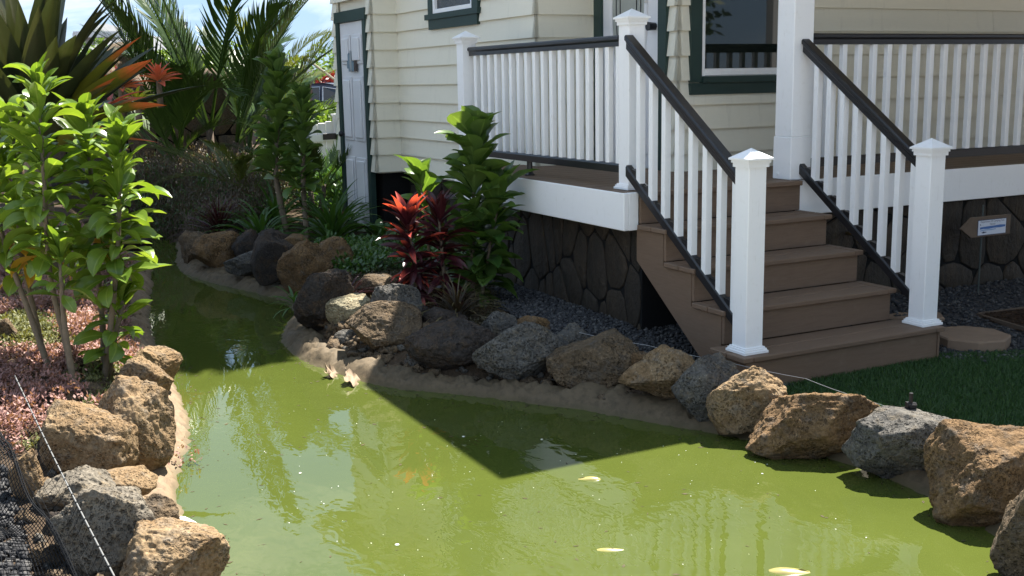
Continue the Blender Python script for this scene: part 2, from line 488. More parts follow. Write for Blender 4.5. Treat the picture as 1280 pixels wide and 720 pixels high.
M_STEM = simple('plant_stem', (0.16, 0.125, 0.085), 0.8, 0.25, 0.2, 30, 0.6)
M_STEMG = simple('green_stem', (0.10, 0.16, 0.04), 0.6, 0.2, 0.3, 30, 0.4)
M_BARK = simple('tree_bark', (0.10, 0.075, 0.055), 0.9, 0.25, 0.2, 20, 0.7)

# ------------------------------------------------------------------ ground and pond
WZ = -0.07
PR = [(5.3, -2.2), (4.9, -1.35), (4.3, -0.8), (3.50, -0.38), (3.30, -0.23), (3.08, -0.14), (2.83, -0.11), (2.5, -0.12), (2.25, -0.17), (2.02, -0.27),
      (1.81, -0.39), (1.59, -0.5), (1.29, -0.67), (0.97, -0.85), (0.62, -1.13), (0.42, -1.32), (0.16, -1.45), (-0.12, -1.52),
      (-0.35, -1.59), (-0.69, -1.6), (-1.03, -1.55), (-1.41, -1.43), (-1.83, -1.22), (-2.2, -1.17), (-2.62, -1.25), (-3.03, -1.4),
      (-3.55, -1.54), (-4.16, -1.61), (-4.77, -1.51), (-5.5, -1.36), (-6.3, -1.25)]
PL = [(-6.6, -1.45), (-6.0, -1.65), (-4.66, -1.75), (-3.39, -1.96), (-2.12, -2.19), (-1.34, -2.27), (-0.49, -2.34), (0.48, -2.42), (0.84, -2.5),
      (1.13, -2.6), (1.4, -2.68), (1.72, -2.68), (1.94, -2.65), (2.22, -2.68), (3.2, -2.72), (4.4, -2.8), (5.1, -2.7)]

def smooth_poly(pts, it=2):
    for _ in range(it):
        q = []
        for i in range(len(pts)):
            a, b = pts[i], pts[(i + 1) % len(pts)]
            q.append((a[0] * .75 + b[0] * .25, a[1] * .75 + b[1] * .25)); q.append((a[0] * .25 + b[0] * .75, a[1] * .25 + b[1] * .75))
        pts = q
    return pts
POND = np.array(smooth_poly(PR + PL, 2))

def sdist(P, poly):
    P = np.asarray(P, float); A = poly; B = np.roll(poly, -1, 0)
    best = np.full(len(P), 1e9); inside = np.zeros(len(P), bool)
    for a, b in zip(A, B):
        ab = b - a; t = np.clip(((P - a) @ ab) / max(ab @ ab, 1e-12), 0, 1)
        d = np.hypot(*(P - a - t[:, None] * ab).T); best = np.minimum(best, d)
        c = ((a[1] > P[:, 1]) != (b[1] > P[:, 1]))
        xx = a[0] + (P[:, 1] - a[1]) / (b[1] - a[1] + 1e-15) * ab[0]
        inside ^= c & (P[:, 0] < xx)
    return np.where(inside, -best, best)

def sm(x, a, b):
    t = np.clip((x - a) / (b - a), 0, 1); return t * t * (3 - 2 * t)

def bank_z(x, y):
    bed = 0.11 * sm(-x, -1.3, -0.2) * sm(y, -1.9, -1.2) * (1 - 0.15 * sm(y, -0.3, 0.2))
    left = sm(-y, 1.9, 2.4) * (0.10 + 0.16 * sm(-x, -1.2, 0.6)) * sm(-x, -3.2, -0.4)
    left = left * (1 - 0.6 * sm(-y, 3.25, 3.6) * sm(x, 0.6, 1.3))
    back = 0.12 * sm(-x, 4.0, 7.5)
    return np.maximum(bed, left) + back

def hgt(P):
    P = np.asarray(P, float); x, y = P[:, 0], P[:, 1]
    d = np.full(len(P), 9.0)
    k = (x > -9) & (x < 7.5) & (y > -5) & (y < 2)
    if k.any(): d[k] = sdist(P[k], POND)
    top = bank_z(x, y)
    rim = -0.045
    out = rim + (top - rim) * sm(d, 0.10, 0.42)
    ins = -0.075 + np.where(d < 0, np.maximum(d * 0.9, -0.5), 0) + np.clip(d, 0, 0.1) * 0.3
    n = fbm(np.c_[P * 2.2, np.zeros(len(P))], 3, 3) * 0.018 * sm(d, 0.2, 0.6) * np.where((x > 1.0) & (y > -0.2), 0.15, 1.0)
    return np.where(d < 0.10, ins, out) + n
def hz(x, y): return float(hgt([(x, y)])[0])

def spaced(a, b, step, far, grow=1.35):
    mid = list(np.arange(a, b + 1e-6, step)); lo, hi = [], []
    s = step; v = a
    while v > -far: s *= grow; v -= s; lo.append(v)
    s = step; v = b
    while v < far: s *= grow; v += s; hi.append(v)
    return np.array(lo[::-1] + mid + hi)
gx, gy = spaced(-9, 7, 0.06, 1500), spaced(-4.5, 3.0, 0.06, 1500)
X, Y = np.meshgrid(gx, gy, indexing='ij')
Pg = np.c_[X.ravel(), Y.ravel()]
Zg = hgt(Pg)
nx, ny = len(gx), len(gy)
ii = np.arange(nx * ny).reshape(nx, ny)
Fg = np.stack([ii[:-1, :-1], ii[1:, :-1], ii[1:, 1:], ii[:-1, 1:]], -1).reshape(-1, 4)
tag(data_obj('ground', np_mesh('ground', np.c_[Pg, Zg], Fg, M_SOIL, True)), kind='structure')

def sheet(name, poly, step, off, m, kind='structure'):
    poly = np.array(poly, float)
    lo, hi = poly.min(0), poly.max(0)
    xs = np.arange(lo[0], hi[0] + step, step); ys = np.arange(lo[1], hi[1] + step, step)
    Xs, Ys = np.meshgrid(xs, ys, indexing='ij'); P = np.c_[Xs.ravel(), Ys.ravel()]
    d = sdist(P, poly); i2 = np.arange(len(P)).reshape(len(xs), len(ys))
    Fq = np.stack([i2[:-1, :-1], i2[1:, :-1], i2[1:, 1:], i2[:-1, 1:]], -1).reshape(-1, 4)
    Fq = Fq[(d[Fq] < step * 0.6).all(1)]
    used = np.unique(Fq); mp = -np.ones(len(P), int); mp[used] = np.arange(len(used))
    V = np.c_[P[used], hgt(P[used]) + off]
    return tag(data_obj(name, np_mesh(name, V, mp[Fq], m, True)), kind=kind)

# water
xs = np.arange(-7.0, 5.6, 0.1); ys = np.arange(-3.1, 0.2, 0.1)
Xs, Ys = np.meshgrid(xs, ys, indexing='ij'); P = np.c_[Xs.ravel(), Ys.ravel()]
d = sdist(P, POND); i2 = np.arange(len(P)).reshape(len(xs), len(ys))
Fw = np.stack([i2[:-1, :-1], i2[1:, :-1], i2[1:, 1:], i2[:-1, 1:]], -1).reshape(-1, 4)
Fw = Fw[(d[Fw] < 0.16).all(1)]
used = np.unique(Fw); mp = -np.ones(len(P), int); mp[used] = np.arange(len(used))
tag(data_obj('pond_water', np_mesh('pond_water', np.c_[P[used], np.full(len(used), WZ)], mp[Fw], M_WATER, True)), kind='structure')

# liner: wrinkled strip of cloth round the rim
def resample(pts, step):
    pts = np.vstack([pts, pts[:1]]); seg = np.hypot(*np.diff(pts, axis=0).T); s = np.r_[0, np.cumsum(seg)]
    n = int(s[-1] / step); t = np.linspace(0, s[-1], n, endpoint=False)
    return np.c_[np.interp(t, s, pts[:, 0]), np.interp(t, s, pts[:, 1])], t
RIM, rim_t = resample(POND, 0.025)
tan = np.roll(RIM, -3, 0) - np.roll(RIM, 3, 0); tan /= np.hypot(*tan.T)[:, None]
nor = np.c_[tan[:, 1], -tan[:, 0]]
if sdist(RIM[:1] + nor[:1] * 0.03, POND)[0] < 0: nor = -nor
rows = [-0.09, -0.05, -0.025, -0.008, 0.008, 0.03, 0.055, 0.085, 0.12, 0.16, 0.20]
hts = [-0.13, -0.10, -0.082, -0.072, -0.060, -0.042, -0.026, -0.012, -0.004, -0.004, -0.03]
LV = []
for r_, h_ in zip(rows, hts):
    w1 = fbm(np.c_[RIM * 3.0, np.full(len(RIM), 0.0)], 11, 3)
    w2 = vnoise(np.c_[rim_t * 9.0 + w1 * 2, np.full(len(RIM), r_ * 5), np.zeros(len(RIM))], 21)
    w3 = vnoise(np.c_[rim_t * 26.0 + w1 * 4 + r_ * 18, np.full(len(RIM), r_ * 9), np.zeros(len(RIM))], 31)
    k = min(1, max(0, (r_ + 0.03) / 0.09))
    q = RIM + nor * (r_ * (1 + 0.6 * w1) + 0.028 * w1 + 0.016 * w2)[:, None]
    z = h_ + k * (0.014 * w1 + 0.018 * w2 + 0.026 * (1 - np.abs(w3) * 2.4)) 
    LV.append(np.c_[q, z])
nR = len(RIM); LV = np.vstack(LV)
i2 = np.arange(len(rows) * nR).reshape(len(rows), nR)
FL = np.stack([i2[:-1], np.roll(i2[:-1], -1, 1), np.roll(i2[1:], -1, 1), i2[1:]], -1).reshape(-1, 4)
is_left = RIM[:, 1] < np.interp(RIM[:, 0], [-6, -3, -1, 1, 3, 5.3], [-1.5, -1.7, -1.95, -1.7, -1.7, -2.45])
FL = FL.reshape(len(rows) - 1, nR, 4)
tag(data_obj('pond_liner', np_mesh('pond_liner', LV, FL[:, ~is_left].reshape(-1, 4), M_LINER_B, True)), 'dirty, shade-darkened brown pond liner rim between the water and the rocks on the house side', 'pond liner')
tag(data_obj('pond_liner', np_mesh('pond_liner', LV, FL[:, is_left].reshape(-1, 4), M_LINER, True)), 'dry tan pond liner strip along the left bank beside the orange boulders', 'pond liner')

# bright torn flaps of liner standing up at the rim
def flap(x, y, s, seed, label):
    r = random.Random(seed); V = []; Fc = []; n = 7
    for i in range(n):
        for j in range(n):
            u, v = i / (n - 1) - .5, j / (n - 1)
            edge = (0.25 * math.sin(i * 2.1 + seed) + 0.2 * math.sin(i * 4.7)) * v
            V.append((u * s * (1.2 - .4 * v) + 0.12 * s * math.sin(j * 1.7 + seed), (v * .5 + edge * .25) * s + .1 * s * math.sin(i * 1.9), (v * .55 + edge * .6) * s * .8 + 0.14 * s * math.sin(i * 2.6 + j) * v))
    for i in range(n - 1):
        for j in range(n - 1):
            a = i * n + j; Fc.append((a, a + n, a + n + 1, a + 1))
    o = mesh_obj('liner_flap', V, Fc, M_FLAP, None, True, (x, y, -0.075), (0, 0, r.uniform(2.4, 3.4)))
    tag(o, label, 'liner flap')
M_FLAP = simple('liner_scrap', (0.24, 0.175, 0.115), 0.7, 0.12, 0.25, 12, 0.3)
flap(0.20, -1.475, 0.14, 3, 'crumpled pale torn scrap of liner standing up at the water below the brown round rock')
flap(0.0, -1.53, 0.11, 8, 'small pale torn liner scrap left of the larger crumpled scrap at the rim')

# ------------------------------------------------------------------ rocks
def _ico(sub):
    bm = bmesh.new(); bmesh.ops.create_icosphere(bm, subdivisions=sub, radius=1.0)
    V = np.array([v.co[:] for v in bm.verts]); Fq = np.array([[v.index for v in f.verts] for f in bm.faces]); bm.free()
    return V, Fq
ICO = {k: _ico(k) for k in (1, 2, 3, 4, 5, 6)}

def rock_mesh(name, seed, size, m, sub=5, cuts=9, rough=1.0):
    r = np.random.default_rng(seed)
    V, Fq = ICO[sub]; V = V.copy()
    # planar facets: push everything beyond each random plane back onto it
    for k in range(cuts):
        nrm = r.normal(size=3); nrm /= np.linalg.norm(nrm)
        dd = r.uniform(0.52, 0.8)
        over = V @ nrm - dd
        V = V - np.clip(over, 0, None)[:, None] * nrm * 0.93
    V /= np.abs(V).max(0)
    dirs = V / (np.linalg.norm(V, axis=1)[:, None] + 1e-9)
    off = r.uniform(0, 50, 3)
    n1 = fbm(V * 1.6 + off, seed, 3); n2 = fbm(V * 5.5 + off, seed + 5, 4, 0.6); n3 = vnoise(V * 16 + off, seed + 9)
    n4 = 1 - np.abs(vnoise(V * 3.2 + off + n2[:, None] * .4, seed + 4)) * 2
    pit = np.clip(vnoise(V * 11 + off, seed + 2) - .35, 0, 1)
    V = V + dirs * (0.10 * n1 + 0.055 * rough * n2 + 0.016 * rough * n3 + 0.03 * n4 - 0.10 * rough * pit)[:, None]
    V = V * np.array([size[0] / 2, size[1] / 2, size[2] / 2])
    return np_mesh(name, V, Fq, m, True)

VIEW_ANG = math.atan2(-0.446, 0.876)
ROCKS = [
('R1',3.50,-0.405,-0.075,0.20,0.16,0.30,'brown','tall brown rock at the right end of the pond edge'),
('R2',3.13,-0.10,-0.075,0.375,0.28,0.30,'rust','big rusty pitted boulder second from the right end of the pond edge'),
('R3',2.665,-0.075,-0.075,0.385,0.255,0.283,'grey','angular smooth grey boulder below the black cable clamp'),
('R4',2.287,-0.173,-0.075,0.435,0.291,0.262,'rust','long orange-brown boulder in front of the lawn left of the grey angular boulder'),
('R4b',2.01,-0.20,-0.05,0.15,0.12,0.12,'rust','small brown stone wedged low between two boulders in front of the bottom step'),
('R5a',1.698,-0.294,-0.05,0.275,0.206,0.245,'grey','grey-topped boulder before the left corner of the steps'),
('R5b',1.938,-0.246,-0.05,0.285,0.212,0.275,'tan','sunlit tan boulder in front of the left newel post'),
('R6',1.444,-0.385,-0.03,0.35,0.266,0.222,'tan','squarish tan boulder in front of the stair stringer'),
('R6b',1.212,-0.361,0.08,0.10,0.08,0.075,'rust','small orange stone perched left of the squarish tan boulder'),
('R7',1.003,-0.506,-0.03,0.41,0.308,0.23,'brown','brown pitted boulder at the middle of the pond edge'),
('R7b',0.666,-0.427,0.07,0.175,0.140,0.125,'grey','grey stone behind the brown pitted boulder beside the gravel'),
('R8',0.678,-0.730,-0.03,0.41,0.312,0.25,'grey','large dark grey sloping boulder right of the reddish dark rock'),
('R8b',0.411,-0.536,0.12,0.175,0.14,0.088,'rust','orange stone at the edge of the gravel above the grey sloping boulder'),
('R9',0.363,-0.698,0.05,0.225,0.175,0.175,'grey','mossy grey rock behind between the reddish dark rock and the sloping boulder'),
('R10',0.315,-0.971,-0.02,0.42,0.316,0.25,'dark','wide dark reddish rock below the spiky grass tuft'),
('R10b',-0.045,-0.853,0.10,0.22,0.18,0.11,'dark','dark flat stone beneath the spiky grass tuft'),
('R10c',0.479,-0.848,-0.04,0.16,0.12,0.065,'grey','flat grey stone chip under the wide dark reddish rock'),
('R11',-0.146,-1.183,-0.02,0.39,0.297,0.272,'brown','round brown boulder just right of the pale sunlit rock'),
('R11b',-0.248,-1.066,0.05,0.255,0.2,0.247,'grey','blue-grey slab leaning behind the round brown boulder'),
('R11c',-0.373,-0.849,0.08,0.155,0.12,0.105,'dark','dark stone behind the blue-grey slab'),
('R11d',0.247,-1.136,-0.03,0.14,0.10,0.09,'grey','small grey stone low beside the round brown boulder'),
('R12',-0.672,-1.219,0.02,0.265,0.205,0.20,'pale','pale cream sunlit rock among dark rocks at the pond bend'),
('R12b',-0.429,-1.318,-0.03,0.15,0.12,0.09,'grey','grey stone below the pale sunlit rock'),
('R13',-0.873,-1.306,-0.03,0.33,0.26,0.355,'dark','tall dark boulder at the inner bend of the pond'),
('R14',-2.065,-1.047,0.00,0.39,0.30,0.32,'rust','rusty upright boulder behind the tall dark boulder'),
('R14b',-2.345,-0.735,0.08,0.29,0.24,0.22,'rust','rounded rust stone in the planting behind the rusty upright boulder'),
('R14c',-1.047,-0.908,0.10,0.32,0.26,0.15,'brown','low brown stone behind the small dark tuft'),
('R15',-2.619,-1.151,0.00,0.30,0.24,0.31,'dark','dark lumpy boulder right of the long flat grey rock on the far bank'),
('R15b',-3.055,-1.234,0.02,0.37,0.264,0.16,'grey','long flat grey rock on the far bank'),
('R16',-3.730,-1.342,-0.02,0.40,0.31,0.25,'rust','brown rock with rusty face on the far bank'),
('R16b',-4.187,-1.443,-0.02,0.26,0.2,0.225,'brown','brown rock at the tip of the far bank'),
('R17',-3.500,-1.123,0.08,0.25,0.2,0.2,'dark','dark rock in the upper row above the rusty faced rock'),
('R17b',-3.614,-0.882,0.10,0.27,0.21,0.16,'dark','dark rock in the upper row above the long flat grey rock'),
('R18',-3.222,-0.815,0.13,0.24,0.19,0.13,'rust','rusty stone at the foot of the curved ti plant trunk'),
('R18b',-4.375,-1.117,0.08,0.25,0.2,0.13,'dark','dark stone under the reddish grass at the far tip'),
('L1',1.27,-2.939,0.02,0.31,0.26,0.27,'tan','big orange boulder on the left bank under the pink sedum'),
('L1b',1.141,-3.065,0.0,0.14,0.12,0.22,'dark','dark stone in shade left of the big orange boulder'),
('L2',1.194,-2.755,0.0,0.27,0.215,0.385,'tan','tall pitted boulder at the left water edge beside the big orange one'),
('L2b',0.435,-2.614,0.03,0.24,0.19,0.22,'tan','tan rock beside the ti stems partly under pink sedum'),
('L2c',0.03,-2.494,0.03,0.23,0.18,0.19,'tan','small tan rock farthest along the left water edge'),
('L3',1.628,-3.03,0.0,0.265,0.205,0.165,'ash','grey cracked boulder on the left bank behind the white netting cable'),
('L3b',1.542,-2.856,0.02,0.205,0.16,0.11,'tan','low tan stone under the big orange boulder'),
('L3c',1.835,-3.119,0.0,0.09,0.07,0.1,'dark','small dark stone between the netting and the grey cracked boulder'),
('L4',2.163,-2.995,-0.02,0.30,0.235,0.30,'ash','large grey pitted boulder at the bottom left with netting before it'),
('L5',1.984,-2.834,0.0,0.165,0.13,0.145,'brown','small brown knobbly rock on the shoulder of the large grey boulder'),
('L6',2.391,-2.853,-0.02,0.305,0.24,0.228,'tan','speckled orange boulder at the bottom edge next to the white pipe fitting'),
('L7',1.52,-3.183,0.06,0.12,0.09,0.17,'tan','narrow tan stone beside the black netting'),
('L8',-4.974,-1.855,0.0,0.30,0.24,0.17,'dark','dark wet rock in the far narrow channel'),
('L9',-0.347,-3.143,0.22,0.1,0.08,0.14,'brown','brown stone at the left edge in pink sedum'),
]
CUTS = {'R3': 14, 'R2': 11, 'R4': 11, 'R6': 12, 'R11b': 13, 'R15b': 11}
SEEDS = {}
for i, (k, x, y, bz, w, dp, h, colr, lab) in enumerate(ROCKS):
    big = h > 0.14; w *= 1.10; h *= 1.09
    if k in ('R2', 'R3', 'R4'): h *= 1.14; bz -= .005
    if k[0] == 'R' and x > .3: y += .012
    if k[0] == 'R' and k not in ('R2', 'R3', 'R4', 'R5b', 'R11', 'R1'): h *= 1.15
    if k in ('R2', 'R3', 'R4', 'R5a', 'R5b', 'R8', 'R10'): w *= 1.12; dp *= 1.1
    me = rock_mesh('boulder', SEEDS.get(k, 100 + i * 7), (w * 1.06, dp * 1.15, h * 1.12), ROCK[colr], 6 if w > .24 and x > -1 else (5 if big else 4), CUTS.get(k, 9), 0.55 if k in ('R3', 'R11b') else 1.0)
    o = data_obj('boulder', me, None, (x, y, bz + h * 0.47), (rng.uniform(-.06, .06), rng.uniform(-.06, .06), math.pi / 2 + _yaw + math.pi))
    tag(o, lab, 'rock', 'rocks edging the pond')

# rubble filling the gaps under and behind the edging rocks
def scatter_stones(name, pts, smin, smax, m, seed, zoff=0.0, flat=0.7, kind='stuff', sub=1):
    r = np.random.default_rng(seed)
    V0, F0 = ICO[sub]; n = len(pts); pts = np.asarray(pts)
    s = r.uniform(smin, smax, n) * r.uniform(0.7, 1.2, n)
    A = r.uniform(0, 2 * math.pi, n)
    base = V0[None] * (1 + 0.28 * r.normal(size=(n, len(V0), 1)))
    base = base * np.stack([s, s * r.uniform(.6, 1, n), s * flat * r.uniform(.7, 1.1, n)], -1)[:, None]
    c, sn = np.cos(A)[:, None], np.sin(A)[:, None]
    V = np.stack([base[..., 0] * c - base[..., 1] * sn, base[..., 0] * sn + base[..., 1] * c, base[..., 2]], -1)
    zz = hgt(pts) + zoff
    V = V + np.c_[pts, zz + s * flat * .35][:, None]
    Fq = (F0[None] + (np.arange(n) * len(V0))[:, None, None]).reshape(-1, 3)
    o = data_obj(name, np_mesh(name, V.reshape(-1, 3), Fq, m, False))
    return tag(o, kind=kind)

def rand_in(poly, n, seed):
    r = np.random.default_rng(seed); poly = np.array(poly, float); lo, hi = poly.min(0), poly.max(0); out = []
    while sum(map(len, out)) < n:
        q = r.uniform(lo, hi, (n * 2, 2)); out.append(q[sdist(q, poly) < 0])
    return np.vstack(out)[:n]

rp = []
for t_ in range(4200):
    i = rng.randrange(nR); dd = rng.uniform(0.10, 0.55)
    q = RIM[i] + nor[i] * dd
    if q[0] > 4.6 or q[0] < -6: continue
    if q[1] > -0.1 and q[0] > 1.4: continue
    rp.append(q)
rp = np.array(rp)
scatter_stones('rubble', rp[:1500], 0.012, 0.05, ROCK['brown'], 5, 0.0, .75, sub=2)
scatter_stones('rubble', rp[1500:], 0.008, 0.03, ROCK['grey'], 6, 0.0, .75)

# ------------------------------------------------------------------ lawn, gravel, mulch
LAWN = [(1.52, -0.05), (1.55, 1.36), (1.66, 1.34), (1.80, 1.45), (1.86, 1.75), (1.9, 5.5), (6.5, 5.5), (6.5, 0.4), (4.4, 0.1), (3.4, 0.02), (2.9, 0.03), (2.2, 0.0)]
sheet('lawn', LAWN, 0.05, 0.006, M_TURF)
GR_R = [(0.4, 1.3), (1.60, 1.30), (1.66, 1.34), (1.80, 1.45), (1.86, 1.75), (1.9, 5.5), (0.3, 5.5)]
GR_L = [(-2.2, 0.75), (1.62, 0.3), (1.62, -0.08), (1.2, -0.22), (0.7, -0.36), (0.2, -0.40), (-0.5, -0.30), (-1.2, -0.05), (-2.2, 0.2)]
sheet('gravel_bed', GR_R, 0.06, 0.004, M_GRAVEL)
sheet('gravel_bed', GR_L, 0.06, 0.004, M_GRAVEL)
M_BOUNCE = simple('bounce_pale', (0.64, 0.60, 0.54), 0.85, 0.08, 0.2, 4, 0.3)
sheet('bounce_ground', [(5.3, -2.75), (2.5, -4.3), (-4, -4.6), (-4, -14), (22, -14), (22, 1.0), (7.2, 1.0), (6.6, 0.3), (5.8, -1.0)], 0.2, 0.02, M_BOUNCE)  # unseen pale ground added behind the camera to bounce light onto the house
MULCH = [(1.02, 2.3), (1.42, 2.22), (1.85, 2.15), (1.85, 4.2), (1.14, 4.2)]
def gravel(poly, n, seed):
    q = rand_in(poly, n, seed)
    q = q[sdist(q, np.array(MULCH)) > 0.03]
    k = int(len(q) * .75)
    scatter_stones('gravel', q[:k], 0.007, 0.016, M_GRAVEL, seed + 1, 0.006, .75)
    scatter_stones('gravel', q[k:], 0.006, 0.015, M_GRAVEL2, seed + 2, 0.008, .75)
gravel(GR_R, 9500, 41)
gravel(GR_L, 9500, 43)
GR_N = [(1.2, -3.25), (3.2, -3.18), (3.2, -4.1), (1.0, -4.0)]
qn = rand_in(GR_N, 5200, 46)
scatter_stones('gravel', qn[:3400], 0.008, 0.018, M_GRAVEL, 47, 0.004, .85, sub=2)
scatter_stones('gravel', qn[3400:], 0.007, 0.016, M_GRAVEL2, 50, 0.006, .85, sub=2)
sheet('mulch', MULCH, 0.05, 0.012, M_MULCH)
scatter_stones('mulch_chips', rand_in(MULCH, 1500, 48), 0.008, 0.02, M_MULCH, 49, 0.012, .35)
edge = thing('bed_edging', 'thin wooden edging board round the mulch bed right of the octagonal stone', 'bed edging')
def plank(a, b, z0, z1, w, m, parent, name='edge_board'):
    a, b = Vector((*a, 0)), Vector((*b, 0)); t = (b - a).normalized(); n = Vector((-t.y, t.x, 0)) * w / 2
    v = [a + n, b + n, b - n, a - n]
    V = [(p.x, p.y, z0) for p in v] + [(p.x, p.y, z1) for p in v]
    return mesh_obj(name, V, [(0, 1, 2, 3), (4, 7, 6, 5), (0, 4, 5, 1), (1, 5, 6, 2), (2, 6, 7, 3), (3, 7, 4, 0)], m, parent)
plank((1.01, 2.31), (1.85, 2.13), -0.02, 0.035, 0.014, M_EDGE, edge)
plank((1.0, 2.33), (1.14, 4.2), -0.02, 0.034, 0.014, M_EDGE, edge)

# turf blades
def blades(name, pts, hmin, hmax, w, m, seed, lean=0.5):
    r = np.random.default_rng(seed); n = len(pts)
    A = r.uniform(0, 2 * math.pi, n); H = r.uniform(hmin, hmax, n); L = r.normal(0, lean, (n, 2)) * H[:, None]
    z = hgt(pts) + 0.004
    dx = np.c_[np.cos(A), np.sin(A)] * w / 2
    b0 = np.c_[pts - dx, z]; b1 = np.c_[pts + dx, z]; tp = np.c_[pts + L, z + H]
    V = np.stack([b0, b1, tp], 1).reshape(-1, 3); Fq = np.arange(3 * n).reshape(-1, 3)
    uv = np.tile(np.array([[0, .2], [0, .8], [1, .5]]), (n, 1))
    return tag(data_obj(name, np_mesh(name, V, Fq, m, False, uv)), kind='stuff')
LAWN_NEAR = [(1.6, -0.03), (1.55, 1.4), (1.9, 2.2), (3.6, 2.0), (3.4, 0.05), (2.2, 0.02)]
blades('grass', rand_in(LAWN_NEAR, 90000, 61), 0.012, 0.026, 0.005, ML_GRASS, 62, .45)

# ------------------------------------------------------------------ house
house = thing('house', 'cream lap-sided house with green trim standing behind the white-railed porch', 'house', (-3, 2, 0))
HO = Vector(house.location)
def hbox(name, x0, x1, y0, y1, z0, z1, m, parent=None, bev=0.0):
    p = parent or house
    off = HO if p is house else Vector((0, 0, 0))
    if p is not house and p.parent is house: off = HO
    return box(name, x0 - off.x, x1 - off.x, y0 - off.y, y1 - off.y, z0 - off.z, z1 - off.z, m, p, bev)

WALL_TOP = 3.1
XA, XC, XW, YD, YB, YE = -4.24, -1.52, -0.45, 0.31, 0.57, 1.06    # wall planes
XEND = -5.33
# solid core behind the boards
hbox('wall_core', XEND + .02, XA - .03, YD + .03, 6.0, 0.667, WALL_TOP, M_SIDE)
hbox('wall_core', XA - .02, XC - .03, YB + .03, 6.0, 0.66, WALL_TOP, M_SIDE)
hbox('wall_core', XC - .02, XW - .03, YE + .03, 6.0, 0.66, WALL_TOP, M_SIDE)
hbox('wall_core', XW - .032, XW - .031 + .001, YE + .031, 8.0, 0.66, WALL_TOP, M_SIDE)
hbox('foundation', XEND + .05, XW - .05, YB + .08, 5.9, -0.3, 0.675, M_MORTAR)
hbox('foundation', XEND + .05, XA - .05, YD + .08, YB + .079, -0.3, 0.675, M_MORTAR)

def course_levels(z0):
    z = [z0]; k = 1
    while z[-1] < WALL_TOP: z.append(round(0.682 + 0.1625 * k, 4)) if 0.682 + 0.1625 * k > z0 + .04 else None; k += 1
    return z
LV_ = [0.682 + 0.1625 * k for k in range(16)]

def boards(p0, u, n, segs_fn, z0=0.682, eL=0, eR=0, lo=0.0):
    """lap boards on a wall: p0 origin (x,y), u along, n outward; segs_fn(z0,z1) -> list of (a,b,endL,endR)"""
    for k, zb in enumerate(LV_):
        if zb < z0 - 0.001 or zb > WALL_TOP - .02: continue
        zt = min(zb + 0.1625 + 0.012, WALL_TOP)
        for a, b, L, Rr in segs_fn(zb, zb + .1625):
            pb, pt = 0.026, 0.003
            aL, bL = a - (pb if L else 0), b + (pb if Rr else 0)
            aT, bT = a - (pt if L else 0), b + (pt if Rr else 0)
            def P(s, o_, z): return (p0[0] + u[0] * s + n[0] * o_ - HO.x, p0[1] + u[1] * s + n[1] * o_ - HO.y, z - HO.z)
            V = [P(aL, -.012, zb), P(bL, -.012, zb), P(bL, pb, zb), P(aL, pb, zb),
                 P(aT, -.012, zt), P(bT, -.012, zt), P(bT, pt, zt), P(aT, pt, zt)]
            flip = (u[0] * n[1] - u[1] * n[0]) < 0
            Fc = BOXF if not flip else [f[::-1] for f in BOXF]
            mesh_obj('siding_board', V, Fc, M_SIDE, house)

def cut(a, b, holes, z0, z1, L, Rr):
    """interval a..b minus holes whose z range overlaps the course"""
    segs = [(a, b)]
    for ha, hb, hz0, hz1 in holes:
        if hz1 <= z0 + .02 or hz0 >= z0 + .045: continue
        out = []
        for s, e in segs:
            if hb <= s or ha >= e: out.append((s, e)); continue
            if ha > s: out.append((s, ha))
            if hb < e: out.append((hb, e))
        segs = out
    out = []
    for s, e in segs:
        if e - s <= .02: continue
        pts = [s, e]
        if e - s > 1.9:
            m_ = s + (e - s) * rng.uniform(.3, .7)
            out += [(s, m_ - .001, L and s == a, False), (m_ + .001, e, False, Rr and e == b)]
        else: out.append((s, e, L and s == a, Rr and e == b))
    return out

# door wing (faces -y), from the far end to the corner A
boards((XEND, YD), (1, 0), (0, -1), lambda z0, z1: cut(0, XA - XEND, [(-5.20 - XEND, -4.345 - XEND, 0, 2.2)], z0, z1, True, True))
boards((XA, YD), (0, 1), (1, 0), lambda z0, z1: [(0.0, YB - YD, True, False)])                      # return, faces +x
boards((XA, YB), (1, 0), (0, -1), lambda z0, z1: cut(0, XC - XA, [(-3.44 - XA, -2.42 - XA, 1.96, 3.0)], z0, z1, False, True))
boards((XC, YB), (0, 1), (1, 0), lambda z0, z1: [(0, YE - YB, True, False)], z0=0.84)
boards((XC, YE), (1, 0), (0, -1), lambda z0, z1: cut(0, XW - XC, [(-1.466 - XC, -0.545 - XC, 0, 2.95)], z0, z1, False, True), z0=0.84)
boards((XW, YE), (0, 1), (1, 0), lambda z0, z1: cut(0, 6.0, [(1.14 - YE, 2.14 - YE, 1.398, 2.92)], z0, z1, True, False), z0=0.84)

